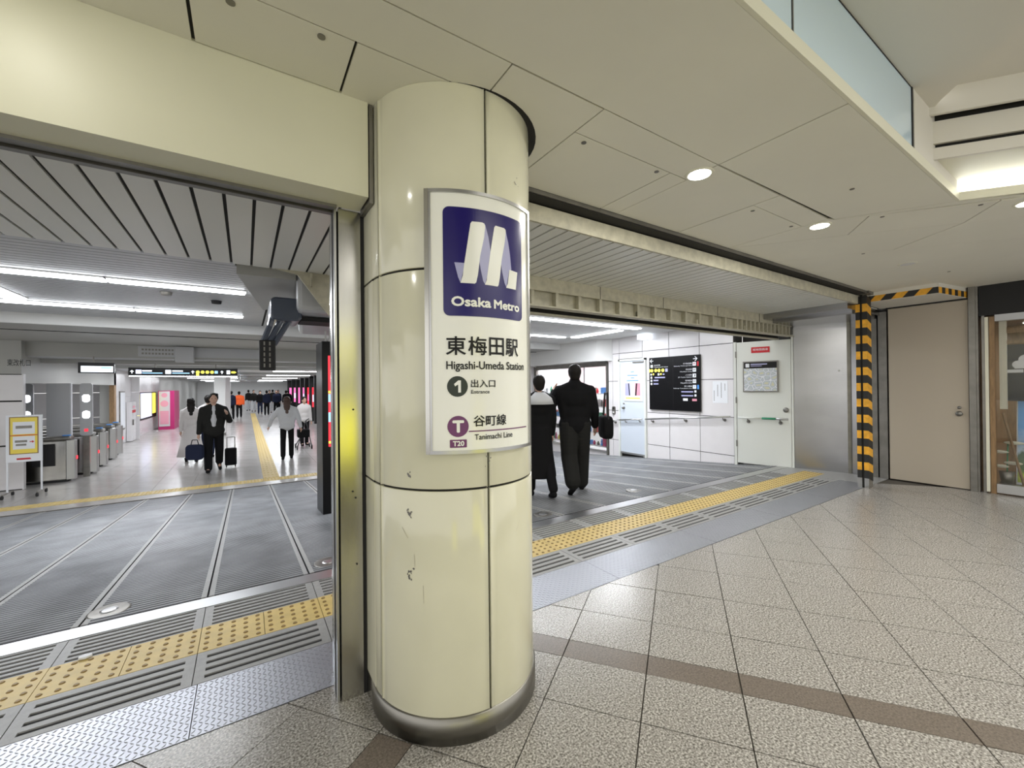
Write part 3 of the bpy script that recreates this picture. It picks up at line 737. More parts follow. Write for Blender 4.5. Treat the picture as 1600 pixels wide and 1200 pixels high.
# stained steel wall to the right
wm = struct('wall_right')
a, b = (7.62, 3.22), (7.83, 2.50)
MB().prism([a, b, (b[0]+.06, b[1]), (a[0]+.06, a[1])], 0, 2.44).build('steel_sheet', M['steelw'], wm)
MB().prism([(7.80, 2.56), (7.83, 2.50), (7.87, 2.5), (7.85, 2.56)], 0, 2.4).build('edge_trim', M['steeld'], wm)
B(7.79, 7.9, 2.36, 2.50, 0, 2.42).build('steel_jamb', M['steelw'], wm); B(7.83, 7.9, 2.32, 2.36, 0, 2.42).build('groove', M['blackm'], wm)
B(7.80, 7.9, 2.2, 2.32, 0, 2.42).build('steel_jamb', M['steeld'], wm); B(7.83, 7.9, 2.18, 2.2, 0, 2.42).build('groove', M['blackm'], wm)
B(7.79, 7.9, 2.085, 2.18, 0, 2.42).build('steel_jamb', M['steeld'], wm)
B(6.62, 7.9, 2.16, 3.2, 2.37, 2.449).build('steel_lintel', M['steelw'], wm); B(6.9, 7.9, 2.2, 3.2, 2.33, 2.37).build('steel_lintel', M['steelw'], wm)
B(7.9, 8.1, 1.2, 4.2, 0, 2.7).build('core', M['dark'], wm)
u_ = Vector((b[0]-a[0], b[1]-a[1], 0)).normalized(); n_ = Vector((u_.y, -u_.x, 0)); PS = frame((a[0], a[1], 0), u_, (0, 0, 1), n_)
t = thing('switch_plate', 'small steel switch plate on the stained steel wall', 'switch')
def slab(u0, u1, v0, v1, h0, h1, P):
    mb = MB(); Q = [(u0, v0), (u1, v0), (u1, v1), (u0, v1)]; mb.v = [P(p[0], p[1], h0) for p in Q]+[P(p[0], p[1], h1) for p in Q]
    mb.f = [(3, 2, 1, 0), (4, 5, 6, 7), (0, 1, 5, 4), (1, 2, 6, 5), (2, 3, 7, 6), (3, 0, 4, 7)]; return mb
slab(.54, .63, 1.50, 1.66, 0, .006, PS).build('plate', M['steelw'], t); slab(.575, .60, 1.57, 1.60, .006, .014, PS).build('key_switch', M['doorw'], t)

# striped post
ps = thing('shutter_post', 'steel guide post wrapped in yellow and black hazard tape', 'post', (6.96, 2.1, 0))
B(-.07, .07, -.06, -.012, 0, 2.6).build('front_channel', M['steel'], ps); B(-.07, .07, .012, .06, 0, 2.6).build('rear_channel', M['steel'], ps)
B(-.05, .07, -.012, .012, 0, 2.6).build('slot', M['blackm'], ps); B(-.1, .1, -.09, .09, 2.565, 2.6).build('head_plate', M['steeld'], ps)
h = .105; z = .10; k = 0
while z < 2.42:
    m = M['haz_b'] if k % 2 == 0 else M['haz_y']
    mb = MB()
    mb.v = [(-.073, -.0625, z+.03), (.073, -.0625, z-.02), (.073, -.0625, z+h-.02), (-.073, -.0625, z+h+.03), (-.073, -.012, z+.03), (-.073, -.012, z+h+.03)]
    mb.f = [(0, 1, 2, 3), (4, 0, 3, 5)]
    mb.v += [(x+.004, y+.002, z_) for (x, y, z_) in mb.v]; mb.f += [tuple(i+6 for i in f[::-1]) for f in mb.f]
    mb.build('tape_band', m, ps)
    mb = MB(); mb.v = [(-.073, .012, z+.03), (-.073, .06, z+.03), (-.073, .06, z+h+.03), (-.073, .012, z+h+.03)]; mb.v += [(-.070, b_, c_) for (a_, b_, c_) in mb.v]; mb.f = [(3, 2, 1, 0), (4, 5, 6, 7)]
    mb.build('tape_band', m, ps)
    z += h; k += 1
# hazard taped box over the beige door
hb = thing('ceiling_box', 'pale boxed-in ceiling drop with hazard tape over the beige door', 'ceiling box')
poly = [(7.03, 2.16), (7.06, 1.40), (7.80, 1.29), (7.88, 1.3), (7.88, 2.16)]
MB().prism(poly, 2.47, 2.6).build('box', M['ceil2'], hb)
def band(p0, p1, n, sl, z0, z1, first):
    d = Vector((p1[0]-p0[0], p1[1]-p0[1], 0)); L = d.length; d.normalize(); nm = Vector((d.y, -d.x, 0))
    if nm.x+nm.y > 0: nm = -nm
    P = frame((p0[0], p0[1], 0), d, (0, 0, 1), nm); w_ = L/n
    for k in range(-1, n+1):
        q = [(k*w_, z0), ((k+1)*w_, z0), ((k+1)*w_+sl, z1), (k*w_+sl, z1)]
        q = clip(clip(q, 1, 0, L), -1, 0, 0)
        if len(q) > 2: decal('tape_stripe', q, M['haz_y'] if (k+first) % 2 == 0 else M['haz_b'], P, hb, .002, 0)
band((7.03, 2.16), (7.06, 1.40), 7, .06, 2.475, 2.55, 1); band((7.06, 1.40), (7.80, 1.29), 9, 0, 2.475, 2.55, 0)
# beige door
d3 = struct('door_3')
B(7.80, 7.84, 1.285, 2.07, .01, 2.45).build('door_leaf', M['beiged'], d3, bevel=.003)
B(7.795, 7.9, 1.27, 2.09, 2.452, 2.47).build('door_frame', M['blackm'], d3); B(7.84, 7.9, 1.2, 2.1, 0, 2.4).build('backing', M['dark'], d3)
MB().lathe([(.03, 0), (.034, .01), (.02, .02), (.02, .03)], (7.765, 1.37, .98), 16, 'x').build('door_knob', M['steeld'], d3, True)
MB().lathe([(.018, 0), (.018, .012)], (7.785, 1.37, 1.06), 12, 'x').build('lock', M['steeld'], d3, True)
B(7.76, 7.9, 1.215, 1.275, 0, 2.6).build('steel_jamb', M['steeld'], d3); B(7.78, 7.9, 1.195, 1.215, 0, 2.6).build('steel_jamb', M['steeld'], d3)

# shop front on the far right
sh = struct('window_3')
B(7.80, 8.4, -.6, 1.19, 2.22, 2.6).build('shutter_box', M['blackm'], sh)
B(7.80, 7.86, 1.145, 1.17, 0, 2.22).build('frame_post', M['steeld'], sh); B(7.79, 7.86, 1.115, 1.142, .02, 2.2).build('cream_post', M['lip'], sh)
B(7.82, 7.88, 1.065, 1.11, 0, 2.2).build('frame_post', M['wood'], sh); B(7.80, 7.9, -.6, 1.06, 2.14, 2.22).build('sill_head', M['rib'], sh)
B(7.80, 7.9, -.6, 1.06, .02, .13).build('sill', M['steelb'], sh); B(7.84, 7.846, -.6, 1.06, .13, 2.14).build('pane', M['pane'], sh)
B(7.9, 9.6, 1.17, 1.2, 0, 2.6).build('side_wall', M['wood'], sh); B(9.4, 9.45, -1.5, 1.2, 0, 2.6).build('back_wall', M['wood'], sh)
B(7.9, 9.4, -1.5, 1.2, 2.2, 2.24).build('shop_ceiling', M['wood'], sh)
t = thing('wooden_display_frame', 'pale wooden display frame inside the far right shop window', 'display frame')
B(7.90, 7.94, .98, 1.04, 1.05, 2.14).build('upright', M['lip'], t); B(7.92, 7.96, .3, 1.04, 1.99, 2.06).build('rail', M['wood'], t); B(7.92, 7.96, .3, 1.04, 1.86, 1.90).build('rail', M['wood'], t)
t = thing('shop_banner', 'dark grey shop banner with white cloud and bench shapes', 'banner')
B(8.0, 8.01, .2, 1.02, 1.15, 1.85).build('cloth', M['clothn'], t)
PH = frame((7.999, 0, 0), (0, -1, 0), (0, 0, 1), (-1, 0, 0))
cl_ = []
for (cx, cz, r) in ((-.90, 1.60, .05), (-.84, 1.66, .06), (-.76, 1.64, .07), (-.68, 1.60, .06)): decal('cloud_shape', disc(cx, cz, r, 16), WM, PH, t, .001+.0005*r, 0)
decal('cloud_shape', rect(-.93, 1.55, -.62, 1.62), WM, PH, t, .0012, 0); decal('bench_shape', rect(-1.0, 1.50, -.86, 1.54), WM, PH, t, .002, 0)
t = thing('landscape_poster', 'landscape poster with blue sky and lawn leaning in shop window', 'poster')
T = Matrix.Translation((8.0, .8, .12)) @ Matrix.Rotation(.12, 4, 'Y')
B(0, .015, -.5, .13, 0, 1.1, T).build('board', M['paper'], t)
mm = bpy.data.materials.new('landscape_print'); mm.use_nodes = True; nt = mm.node_tree; bb = nt.nodes['Principled BSDF']
tc = nt.nodes.new('ShaderNodeTexCoord'); sp = nt.nodes.new('ShaderNodeSeparateXYZ'); nz = nt.nodes.new('ShaderNodeTexNoise'); nz.inputs['Scale'].default_value = 14
ad = nt.nodes.new('ShaderNodeMath'); ad.operation = 'MULTIPLY_ADD'; ad.inputs[1].default_value = .25
rr = nt.nodes.new('ShaderNodeValToRGB'); rr.color_ramp.interpolation = 'LINEAR'; e = rr.color_ramp.elements
e[0].position = .1; e[0].color = (.15, .3, .05, 1); e[1].position = .95; e[1].color = (.12, .4, .85, 1)
for p_, c_ in ((.35, (.6, .7, .1)), (.45, (.12, .2, .08)), (.6, (.1, .18, .12)), (.68, (.6, .75, .9))): k = e.new(p_); k.color = (*c_, 1)
nt.links.new(tc.outputs['Object'], sp.inputs[0]); nt.links.new(tc.outputs['Object'], nz.inputs[0]); nt.links.new(nz.outputs['Fac'], ad.inputs[0]); nt.links.new(sp.outputs['Z'], ad.inputs[2])
nt.links.new(ad.outputs[0], rr.inputs[0]); nt.links.new(rr.outputs[0], bb.inputs['Base Color'])
B(-.004, 0, -.49, .12, .03, 1.08, T).build('print', mm, t)
MB().tube([(7.93, 1.02, 1.0), (7.93, .86, .12)], .014, 6).build('easel_leg', M['wood'], t)
t = thing('potted_plant', 'potted plant with pale leaves in the far right shop window', 'plant', (7.98, 1.0, .13))
MB().lathe([(.05, 0), (.07, .14), (.06, .14)], n=14).build('pot', M['steeld'], t, True); MB().tube([(0, 0, .1), (.0, -.01, .5)], .006, 6).build('stem', M['green'], t)
for (dy, dz, s_) in ((-.06, .50, .09), (.05, .38, .07), (-.05, .25, .08), (.04, .2, .06)): MB().sphere((0, dy, dz), .02, s_, .022).build('leaf', M['lip'], t, True)
area('shop_light', (8.3, .4, 2.1), .6, .8, 6, WARM)

# ------------------------------------------------------------------ shop window at the end of the right wall
sw = struct('window_4')
def y_(a, b): return 7.45
B(7.42, 7.5, 7.22, 7.27, -.33, 1.95).build('frame_post', M['steeld'], sw); B(7.42, 7.5, 10.15, 10.25, -.52, 1.95).build('frame_post', M['steeld'], sw)
B(7.42, 7.5, 7.27, 10.15, 1.86, 2.0).build('frame_head', M['steeld'], sw); B(7.42, 7.5, 7.27, 10.15, -.27, -.23).build('frame_sill', M['steelb'], sw)
B(7.45, 7.6, 7.25, 10.3, -.62, -.27).build('plinth', M['walltile'], sw)
B(7.455, 7.462, 7.27, 10.15, -.23, 1.86).build('pane', M['pane'], sw)
B(7.44, 7.47, 8.05, 8.08, -.23, 1.86).build('mullion', M['steelb'], sw)
B(7.5, 9.5, 7.18, 7.22, -.6, 2.3).build('side_wall', M['walltile'], sw); B(7.5, 9.5, 10.25, 10.3, -.6, 2.3).build('side_wall', M['walltile'], sw)
B(9.0, 9.05, 7.2, 10.3, -.6, 2.3).build('back_wall', M['white'], sw); B(8.98, 9.0, 7.3, 10.2, 1.3, 2.1).build('pink_fascia', M['palepink'], sw)
B(7.5, 9.2, 7.2, 10.3, 2.2, 2.3).build('shop_ceiling', M['white'], sw); B(7.6, 9.0, 7.2, 10.3, -.6, -.45).build('shop_floor', M['white'], sw)
area('shop_light', (8.0, 8.7, 2.15), .8, 2.6, 60, COOL)
colz = [M['red'], M['pyel'], M['green'], M['bluep'], M['ink'], M['paper'], M['clothc'], M['magenta'], M['steeld']]
coln = ['red', 'yellow', 'green', 'blue', 'black', 'white', 'cream', 'magenta', 'grey']
for si, (y0, lab) in enumerate(((7.4, 'white display shelf in the shop window nearest the pale blue door'), (8.9, 'white display shelf in the shop window beyond the walking man'))):
    t = thing('display_shelf', lab, 'shelf')
    for s_ in (0, 1): B(7.7, 8.1, y0+s_*1.2, y0+s_*1.2+.02, -.45, 1.3).build('side_panel', M['white'], t)
    for k in range(5):
        zz = -.2+k*.34
        B(7.7, 8.1, y0+.02, y0+1.2, zz, zz+.02).build('shelf_board', M['white'], t)
        yy = y0+.05
        while yy < y0+1.12:
            w_ = random.uniform(.06, .14); h_ = random.uniform(.1, .22); kind_ = random.random()
            mb = MB()
            if kind_ < .5: mb.box(7.74, 7.84, yy, yy+w_, zz+.021, zz+.021+h_)
            else: mb.lathe([(.03, 0), (.035, h_*.6), (.02, h_*.8), (.02, h_)], (7.79, yy+w_/2, zz+.021), 10)
            ci = random.randrange(len(colz)); tag(mb.build('shop_item', colz[ci]), 'small %s item on %s board of shelf %s' % (coln[ci], ('lowest', 'second lowest', 'middle', 'second highest', 'top')[k], ('by pale blue door', 'beyond walking man')[si]), 'goods', 'goods on the shop window shelves')
            yy += w_+.03
t = thing('wall_poster', 'green and yellow poster behind the shop window by the column', 'poster')
B(7.60, 7.62, 9.45, 9.95, .55, 1.15).build('sheet', M['green'], t); 
PQ = frame((7.599, 0, 0), (0, -1, 0), (0, 0, 1), (-1, 0, 0)); decal('oval_print', [(-9.70+.17*math.cos(a*PI/10), .85+.25*math.sin(a*PI/10)) for a in range(20)], M['lime'], PQ, t, .001, 0)
decal('oval_print', [(-9.70+.07*math.cos(a*PI/10), .85+.1*math.sin(a*PI/10)) for a in range(20)], M['green'], PQ, t, .002, 0)
# bulkhead over it
t5 = struct('trim_5')
MB().prism([(7.46, 7.08), (7.13, 7.27), (7.0, 10.3), (7.6, 10.3), (7.6, 7.08)], 1.98, 2.5).build('bulkhead', M['white'], t5)
# hidden end wall behind the column and corridor right wall
wb = struct('wall_back')
B(3.9, 7.6, 10.3, 10.5, -.6, 2.5).build('wall_field', M['walltile'], wb); B(3.8, 3.95, 10.3, 60, -.6, 2.2).build('wall_field', M['greyw'], wb); B(-9, 8, 47, 47.3, -.6, 2.2).build('wall_field', M['white'], wb)

# ------------------------------------------------------------------ the column
co = thing('column', 'thick round cream enamel column with black panel joints', 'column', (CC[0], CC[1], 0))
def wall_arc(a0, a1, z0, z1, r=.375, th=.012, m='cream', name='cladding_panel'):
    n = max(3, int((a1-a0)/3)); mb = MB()
    for i in range(n+1):
        a = math.radians(a0+(a1-a0)*i/n)
        for (rr_, zz) in ((r, z0), (r, z1), (r-th, z1), (r-th, z0)): mb.v.append((rr_*math.cos(a), rr_*math.sin(a), zz))
    for i in range(n):
        for k in range(4): mb.f.append((4*i+k, 4*i+4+k, 4*i+4+(k+1) % 4, 4*i+(k+1) % 4))
    mb.f += [(3, 2, 1, 0), (4*n, 4*n+1, 4*n+2, 4*n+3)]
    o = mb.build(name, M[m], co); bv = o.modifiers.new('bevel', 'BEVEL'); bv.width = .0025; bv.segments = 2; bv.limit_method = 'ANGLE'; bv.angle_limit = math.radians(50)
    o.data.polygons.foreach_set('use_smooth', [k < 4*n for k in range(len(o.data.polygons))]); return o
aj = -129.5+math.degrees(.256/.402)       # right-hand vertical joint
al = -129.5-math.degrees(.268/.402)       # left-hand vertical joint
g = .75
for (z0, z1) in ((.105, .9880), (.9970, 1.8605), (1.8695, 2.60)):
    wall_arc(al+g*.5, aj-g, z0, z1); wall_arc(aj+g, aj+100, z0, z1); wall_arc(aj+101, al+360-g*.5, z0, z1)
MB().lathe([(.366, 0), (.366, 2.6)], n=48).build('core', M['dark'], co, True)
MB().lathe([(.383, 0), (.383, .104), (.375, .107)], n=64).build('base_ring', M['ring'], co, True)
# flat wing panel between column and jamb
for (z0, z1) in ((.105, .9880), (.9970, 1.8605), (1.8695, 2.2)): B(.464-CC[0], .474-CC[0], 1.83-CC[1], 1.985-CC[1], z0, z1).build('wing_panel', M['cream'], co)
B(.468-CC[0], .6-CC[0], 1.84-CC[1], 2.2-CC[1], 0, 2.2).build('wing_core', M['dark'], co); B(.463-CC[0], .475-CC[0], 1.82-CC[1], 1.985-CC[1], 0, .104).build('wing_base', M['steel'], co)
# worn glue marks
def colp(u, v, h): a = math.radians(-129.5)+u/.402; r = .3755+h; return (r*math.cos(a), r*math.sin(a), v)
random.seed(3)
for (u, v, s_, n_) in ((-.09, 1.052, .010, 5), (-.088, .90, .018, 14), (-.085, .659, .022, 16), (.255, 1.10, .02, 6), (.44, 2.28, .02, 5)):
    for k in range(n_):
        a = u+random.uniform(-s_, s_)*.8; b_ = v+random.uniform(-s_, s_)*1.2; r_ = random.uniform(.002, .006)
        decal('glue_mark', [(a+r_*random.uniform(.4, 1.5)*math.cos(t_*PI/3), b_+r_*random.uniform(.4, 1.5)*math.sin(t_*PI/3)) for t_ in range(6)], M['steeld'], colp, co, .0008, 0)
for (u0_, v0_, u1_, v1_) in ((-.13, .84, -.10, .80), (-.07, .74, -.068, .69), (.41, .78, .44, .82), (-.03, .62, -.028, .55)):
    decal('scratch', [(u0_, v0_), (u1_, v1_), (u1_+.002, v1_+.001), (u0_+.002, v0_+.001)], M['beigem'], colp, co, .0008, 0)

# ------------------------------------------------------------------ the station sign
sg = thing('station_sign', 'curved white and navy station sign with steel frame on the column', 'sign')
def arc_strip(name, u0_, u1_, v0_, v1_, h0, h1, m, parent):
    n = max(1, int((u1_-u0_)/.012)); mb = MB()
    for i in range(n+1):
        u = u0_+(u1_-u0_)*i/n
        mb.v += [cyl(u, v0_, h0), cyl(u, v1_, h0), cyl(u, v1_, h1), cyl(u, v0_, h1)]
    for i in range(n):
        for k in range(4): mb.f.append((4*i+k, 4*i+(k+1) % 4, 4*i+4+(k+1) % 4, 4*i+4+k))
    mb.f += [(0, 1, 2, 3), (4*n+3, 4*n+2, 4*n+1, 4*n)]
    return mb.build(name, m, parent)
arc_strip('face_panel', .006, .488, 1.144, 2.158, -.02, -.001, M['signw'], sg)
arc_strip('back_box', .002, .495, 1.142, 2.160, -.035, -.02, M['steeld'], sg)
fr = arc_strip('frame_top', 0, .497, 2.150, 2.163, -.035, .006, M['steelb'], sg); arc_strip('frame_bottom', 0, .497, 1.139, 1.152, -.035, .006, M['steelb'], sg)
arc_strip('frame_side', 0, .016, 1.139, 2.163, -.035, .007, M['steel'], sg); arc_strip('frame_side', .016, .024, 1.15, 2.152, -.035, .003, M['steelb'], sg)
arc_strip('frame_side', .482, .497, 1.139, 2.163, -.035, .006, M['steelb'], sg)
D = lambda n, poly, m, h=.001: decal(n, poly, m, cyl, sg, h, .012)
D('blue_field', rrect(.071, 1.673, .434, 2.096, .024), M['navy'], .0006)
D('emblem_fold', [(.114, 1.880), (.156, 1.879), (.137, 1.802), (.128, 1.823)], M['lilac'], .0012)
D('emblem_fold', [(.238, 2.041), (.252, 1.995), (.262, 1.935), (.257, 1.87), (.236, 1.803), (.228, 1.815), (.218, 1.86), (.211, 1.905)], M['lilac'], .0012)
D('emblem_fold', [(.335, 2.036), (.349, 1.99), (.358, 1.945), (.366, 1.88), (.352, 1.870), (.337, 1.803), (.327, 1.82), (.316, 1.862), (.309, 1.906)], M['lilac'], .0012)
D('emblem_ribbon', [(.178, 2.036), (.184, 2.044), (.226, 2.046), (.235, 2.043), (.239, 2.034), (.234, 1.99), (.216, 1.91), (.206, 1.835), (.199, 1.806), (.193, 1.801), (.137, 1.801), (.146, 1.83), (.152, 1.875), (.165, 1.955)], M['signw'], .0018)
D('emblem_ribbon', [(.279, 2.036), (.285, 2.044), (.328, 2.043), (.335, 2.038), (.336, 2.03), (.331, 1.99), (.313, 1.91), (.303, 1.835), (.297, 1.806), (.292, 1.800), (.235, 1.801), (.243, 1.82), (.250, 1.865), (.264, 1.955)], M['signw'], .0018)
D('emblem_ribbon', [(.354, 1.878), (.402, 1.876), (.391, 1.801), (.335, 1.801), (.344, 1.82), (.349, 1.85)], M['signw'], .0018)
TX = lambda s_, r_, m, b=0, h=.0018: text_obj('lettering', s_, r_, m, cyl, sg, h, b)
TX('Osaka', (.101, 1.710, .262, 1.749), M['signw'], .10); TX('Metro', (.274, 1.709, .412, 1.746), M['signw'], .10)
for k, ch in enumerate('東梅田駅'):
    a, b = ((.079, .156), (.165, .241), (.251, .321), (.330, .402))[k]; TX(ch, (a, 1.521, b, 1.594), M['ink'], .03)
TX('Higashi-Umeda Station', (.080, 1.456, .442, 1.498), M['ink'], .03)
D('entrance_disc', disc(.122, 1.3995, .040), M['dgreen'], .0006); D('numeral_one', [(.1245, 1.376), (.1245, 1.407), (.1125, 1.400), (.1085, 1.409), (.1250, 1.423), (.1350, 1.423), (.1350, 1.376)], M['signw'], .0014)
TX('出入口', (.174, 1.395, .277, 1.426), M['ink'], .03); TX('Entrance', (.175, 1.371, .251, 1.385), M['ink'], .03)
D('line_disc', disc(.123, 1.245, .041), M['purple'], .0006); TX('T', (.101, 1.221, .146, 1.269), M['signw'], .12)
TX('谷町線', (.183, 1.242, .329, 1.286), M['ink'], .03); D('line_rule', rect(.164, 1.222, .460, 1.2265), M['purple'], .0008)
TX('Tanimachi Line', (.187, 1.190, .362, 1.212), M['ink'], .03)
D('code_plate', rrect(.091, 1.163, .156, 1.194, .002), M['purple'], .0006); TX('T20', (.102, 1.169, .146, 1.189), M['signw'], .09)

# ------------------------------------------------------------------ behind the left opening
# beige fascia, grey bulkhead, blue-grey housing
t6 = struct('trim_6')
TF = Matrix(((1, 0, 0, 0), (0, 0, 1, 4.16), (0, 1, 0, 0), (0, 0, 0, 1)))
MB().prism([(.22, 2.45), (.40, 2.42), (.62, 2.12), (.70, 2.03), (1.1, 2.03), (1.1, 2.45)], 0, .03, TF).build('fascia', M['beigem'], t6)
B(.50, .515, 4.12, 4.16, 2.32, 2.44).build('rib', M['beigem'], t6)
MB().prism([(.40, 4.3), (1.6, 4.3), (1.6, 6.2), (.60, 6.2)], 2.12, 2.5).build('bulkhead', M['rib'], t6, bevel=.05)
MB().prism([(-.06, 4.32), (.40, 4.30), (.45, 5.4), (.2, 6.2)], 2.40, 2.5).build('bulkhead', M['greyw'], t6)
hv = thing('hanging_housing', 'dark blue-grey rounded housing with a slotted arm hanging from the ceiling', 'ceiling fixture')
MB().prism(rrect(.20, 2.05, .47, 2.27, .05), 4.5, 4.95, Matrix(((1, 0, 0, 0), (0, 0, 1, 0), (0, 1, 0, 0), (0, 0, 0, 1)))).build('housing', M['bluebox'], hv, bevel=.02)
B(.47, 1.2, 4.6, 4.9, 2.07, 2.11).build('cable_tray', M['blackm'], hv)
for dx in (0, .065, .13): MB().tube([(.225+dx*1.3, 4.62, 2.10), (.20+dx, 4.62, 2.0), (.135+dx*.75, 4.60, 1.82)], .026, 8).build('strut', M['bluebox'], hv)
B(.11, .245, 4.56, 4.62, 1.57, 1.86).build('slotted_arm', M['blackm'], hv, bevel=.01)
for i in range(2):
    for k in range(5): B(.145+i*.045, .158+i*.045, 4.555, 4.562, 1.60+k*.052, 1.635+k*.052).build('slot', M['steeld'], hv)
# tall digital display beside the jamb
ds = thing('digital_display_post', 'tall black advertising display post beside the steel jamb, nearest of the row', 'display')
B(.80, .96, 5.6, 6.1, -.22, 1.98).build('post_body', M['black'], ds, bevel=.006)
PX = frame((0, 5.598, 0), (1, 0, 0), (0, 0, 1), (0, -1, 0))
decal('screen', rect(.87, .66, .955, 1.80), M['s_red'], PX, ds, .001, 0)
for (z0, z1, m) in ((1.33, 1.36, 's_yel'), (1.22, 1.32, 's_blue'), (.97, 1.09, 's_blue'), (.70, .73, 's_yel')): decal('screen_graphic', rect(.87, z0, .955, z1), M[m], PX, ds, .002, 0)
B(.85, .87, 5.7, 5.72, 1.98, 2.12).build('hanger', M['steelb'], ds); B(.90, .92, 5.7, 5.72, 1.98, 2.12).build('hanger', M['steelb'], ds)
# row of pillars with red screens
for k, y in enumerate((20.6, 22.2, 24, 26, 28.2, 30.6, 33.4, 36.6, 40.5)):
    t = thing('display_pillar', ordn[k]+' black display pillar with glowing %s screen in the right corridor row' % ('red' if k < 5 else 'pink'), 'display', (3.25, y, -.5), 0, 'black display pillars in the corridor')
    B(-.2, .12, 0, .25, 0, 2.56).build('pillar', M['blackm'], t); B(.14, .28, 0, .2, 0, 2.56).build('pillar_strip', M['greyw'], t)
    B(-.06, .10, -.012, 0, .8, 1.92).build('screen', M['s_red'] if k < 5 else M['s_pink'], t); B(-.04, .08, -.014, -.012, 1.1, 1.5).build('screen_graphic', M['s_lilac'] if k % 2 else M['s_pink'], t)
# overhead direction sign in the corridor
oh = thing('overhead_sign', 'long black hanging direction sign with yellow discs over corridor', 'sign')
B(-2.13, -.16, 12.0, 12.12, 1.70, 1.88).build('sign_body', M['black'], oh, bevel=.005); B(-2.12, -.17, 12.0, 12.1, 1.685, 1.70).build('light_bar', M['glow'], oh)
PO = frame((0, 11.998, 0), (1, 0, 0), (0, 0, 1), (0, -1, 0))
def uparrow(u, z, s_): decal('arrow', [(u-s_*.12, z-s_*.5), (u+s_*.12, z-s_*.5), (u+s_*.12, z), (u+s_*.45, z), (u, z+s_*.5), (u-s_*.45, z), (u-s_*.12, z)], M['s_white'], PO, oh, .001, 0)
for u in (-2.07, -1.02, -.47): uparrow(u, 1.79, .075)
for u0_, u1_, m in ((-2.01, -1.91, 's_lilac'), (-1.51, -1.41, 's_white'), (-.38, -.31, 's_white')): decal('icon', rrect(u0_, 1.745, u1_, 1.835, .01), M[m], PO, oh, .001, 0)
for (a, b_) in ((-1.90, -1.74), (-1.39, -1.20)): decal('lettering_band', rect(a, 1.795, b_, 1.825), M['s_white'], PO, oh, .001, 0)
for (a, b_) in ((-1.90, -1.56), (-1.39, -1.08)): decal('lettering_band', rect(a, 1.752, b_, 1.772), M['s_blue'], PO, oh, .001, 0)
for u in (-.93, -.84, -.75, -.66): decal('exit_disc', disc(u, 1.79, .036, 16), M['s_yel'], PO, oh, .001, 0)
decal('exit_disc', rect(-.96, 1.71, -.905, 1.76), M['s_yel'], PO, oh, .0012, 0); decal('lettering_band', rect(-.61, 1.76, -.55, 1.82), M['s_blue'], PO, oh, .001, 0)
decal('exit_arrow', [(-.29, 1.77), (-.22, 1.765), (-.18, 1.79), (-.22, 1.815), (-.29, 1.81)], M['s_yel'], PO, oh, .001, 0)
for u in (-1.7, -.6): B(u, u+.02, 12.05, 12.07, 1.88, 1.98).build('hanger', M['steeld'], oh)
# small lit sign near the gates
t = thing('gate_display', 'small lit blue and white display box hanging over the ticket gates', 'display')
T = Matrix.Translation((-2.78, 11.5, 0)) @ Matrix.Rotation(.12, 4, 'Z')
B(0, .52, 0, .2, 1.74, 1.95, T).build('display_body', M['black'], t); B(.04, .5, -.006, 0, 1.76, 1.88, T).build('screen', M['s_white'], t); B(.32, .48, -.009, -.006, 1.83, 1.87, T).build('screen_graphic', M['s_blue'], t); B(.2, .22, .1, .12, 1.95, 2.08, T).build('hanger', M['steeld'], t)
# text board on the beam
t = thing('beam_notice', 'pale two-line lettered board on the beam above the overhead sign', 'notice')
B(-1.95, .33, 11.88, 11.9, 2.12, 2.34).build('board', M['rib'], t)
PT = frame((0, 11.879, 0), (1, 0, 0), (0, 0, 1), (0, -1, 0))
for r_ in range(2):
    for k in range(13): decal('character', rect(-1.89+k*.056, 2.25-.085*r_, -1.89+k*.056+.036, 2.29-.085*r_), M['steeld'], PT, t, .001, 0)
tag(B(-1.31, -.98, 11.7, 11.88, 2.0, 2.34).build('beam_box', M['rib'], bevel=.004), 'pale grey box fixed under the beam beside the lettered board', 'equipment box')

# left wall block and ticket gate opening
wl = struct('wall_left')
B(-7, -3.6, 11.72, 11.9, 1.72, 2.36).build('header', M['greyw'], wl)
B(-7, -3.615, 11.82, 11.95, -.5, 1.72).build('core', M['dark'], wl)
PL = frame((0, 11.82, 0), (1, 0, 0), (0, 0, 1), (0, -1, 0))
tiled_wall(wl, [-6.3, -5.4, -4.5, -3.6], [-.5, .35, 1.2, 1.72], PL, M['walltile'], .015, .03)
B(-3.62, -3.6, 11.8, 11.9, -.5, 1.72).build('edge', M['walltile'], wl)
text_obj('header_lettering', '東改札口', (-3.78, 1.87, -3.48, 2.0), M['ink'], frame((0, 11.719, 0), (1, 0, 0), (0, 0, 1), (0, -1, 0)), wl, .002)
B(-3.75, -3.6, 11.9, 18.6, 1.55, 2.07).build('header', M['greyw'], wl)
for (y0, y1) in ((18.6, 19.4), (19.4, 21.0), (21.0, 23), (23, 25), (25, 27)):
    for (z0, z1) in ((-.5, .3), (.3, 1.15), (1.15, 2.07)): B(-3.8, -3.65, y0+.004, y1-.004, z0+.003, z1-.003).build('wall_panel', M['walltile'], wl)
B(-4.0, -3.69, 18.6, 60, -.5, 2.07).build('core', M['greyw'], wl)
B(-3.72, -3.6, 18.35, 18.6, -.5, 2.07).build('corner_post', M['wood'], wl)
B(-9, -8.9, 11, 25, -.5, 2.3).build('far_wall', M['walltile'], wl)
for x in (-8, -7.2, -6.4, -5.6, -4.8, -4.1):
    for (z0, z1) in ((-.5, .4), (.4, 1.3), (1.3, 2.1)): B(x, x+.69, 21, 21.05, z0+.006, z1-.006).build('wall_panel', M['walltile'], wl)
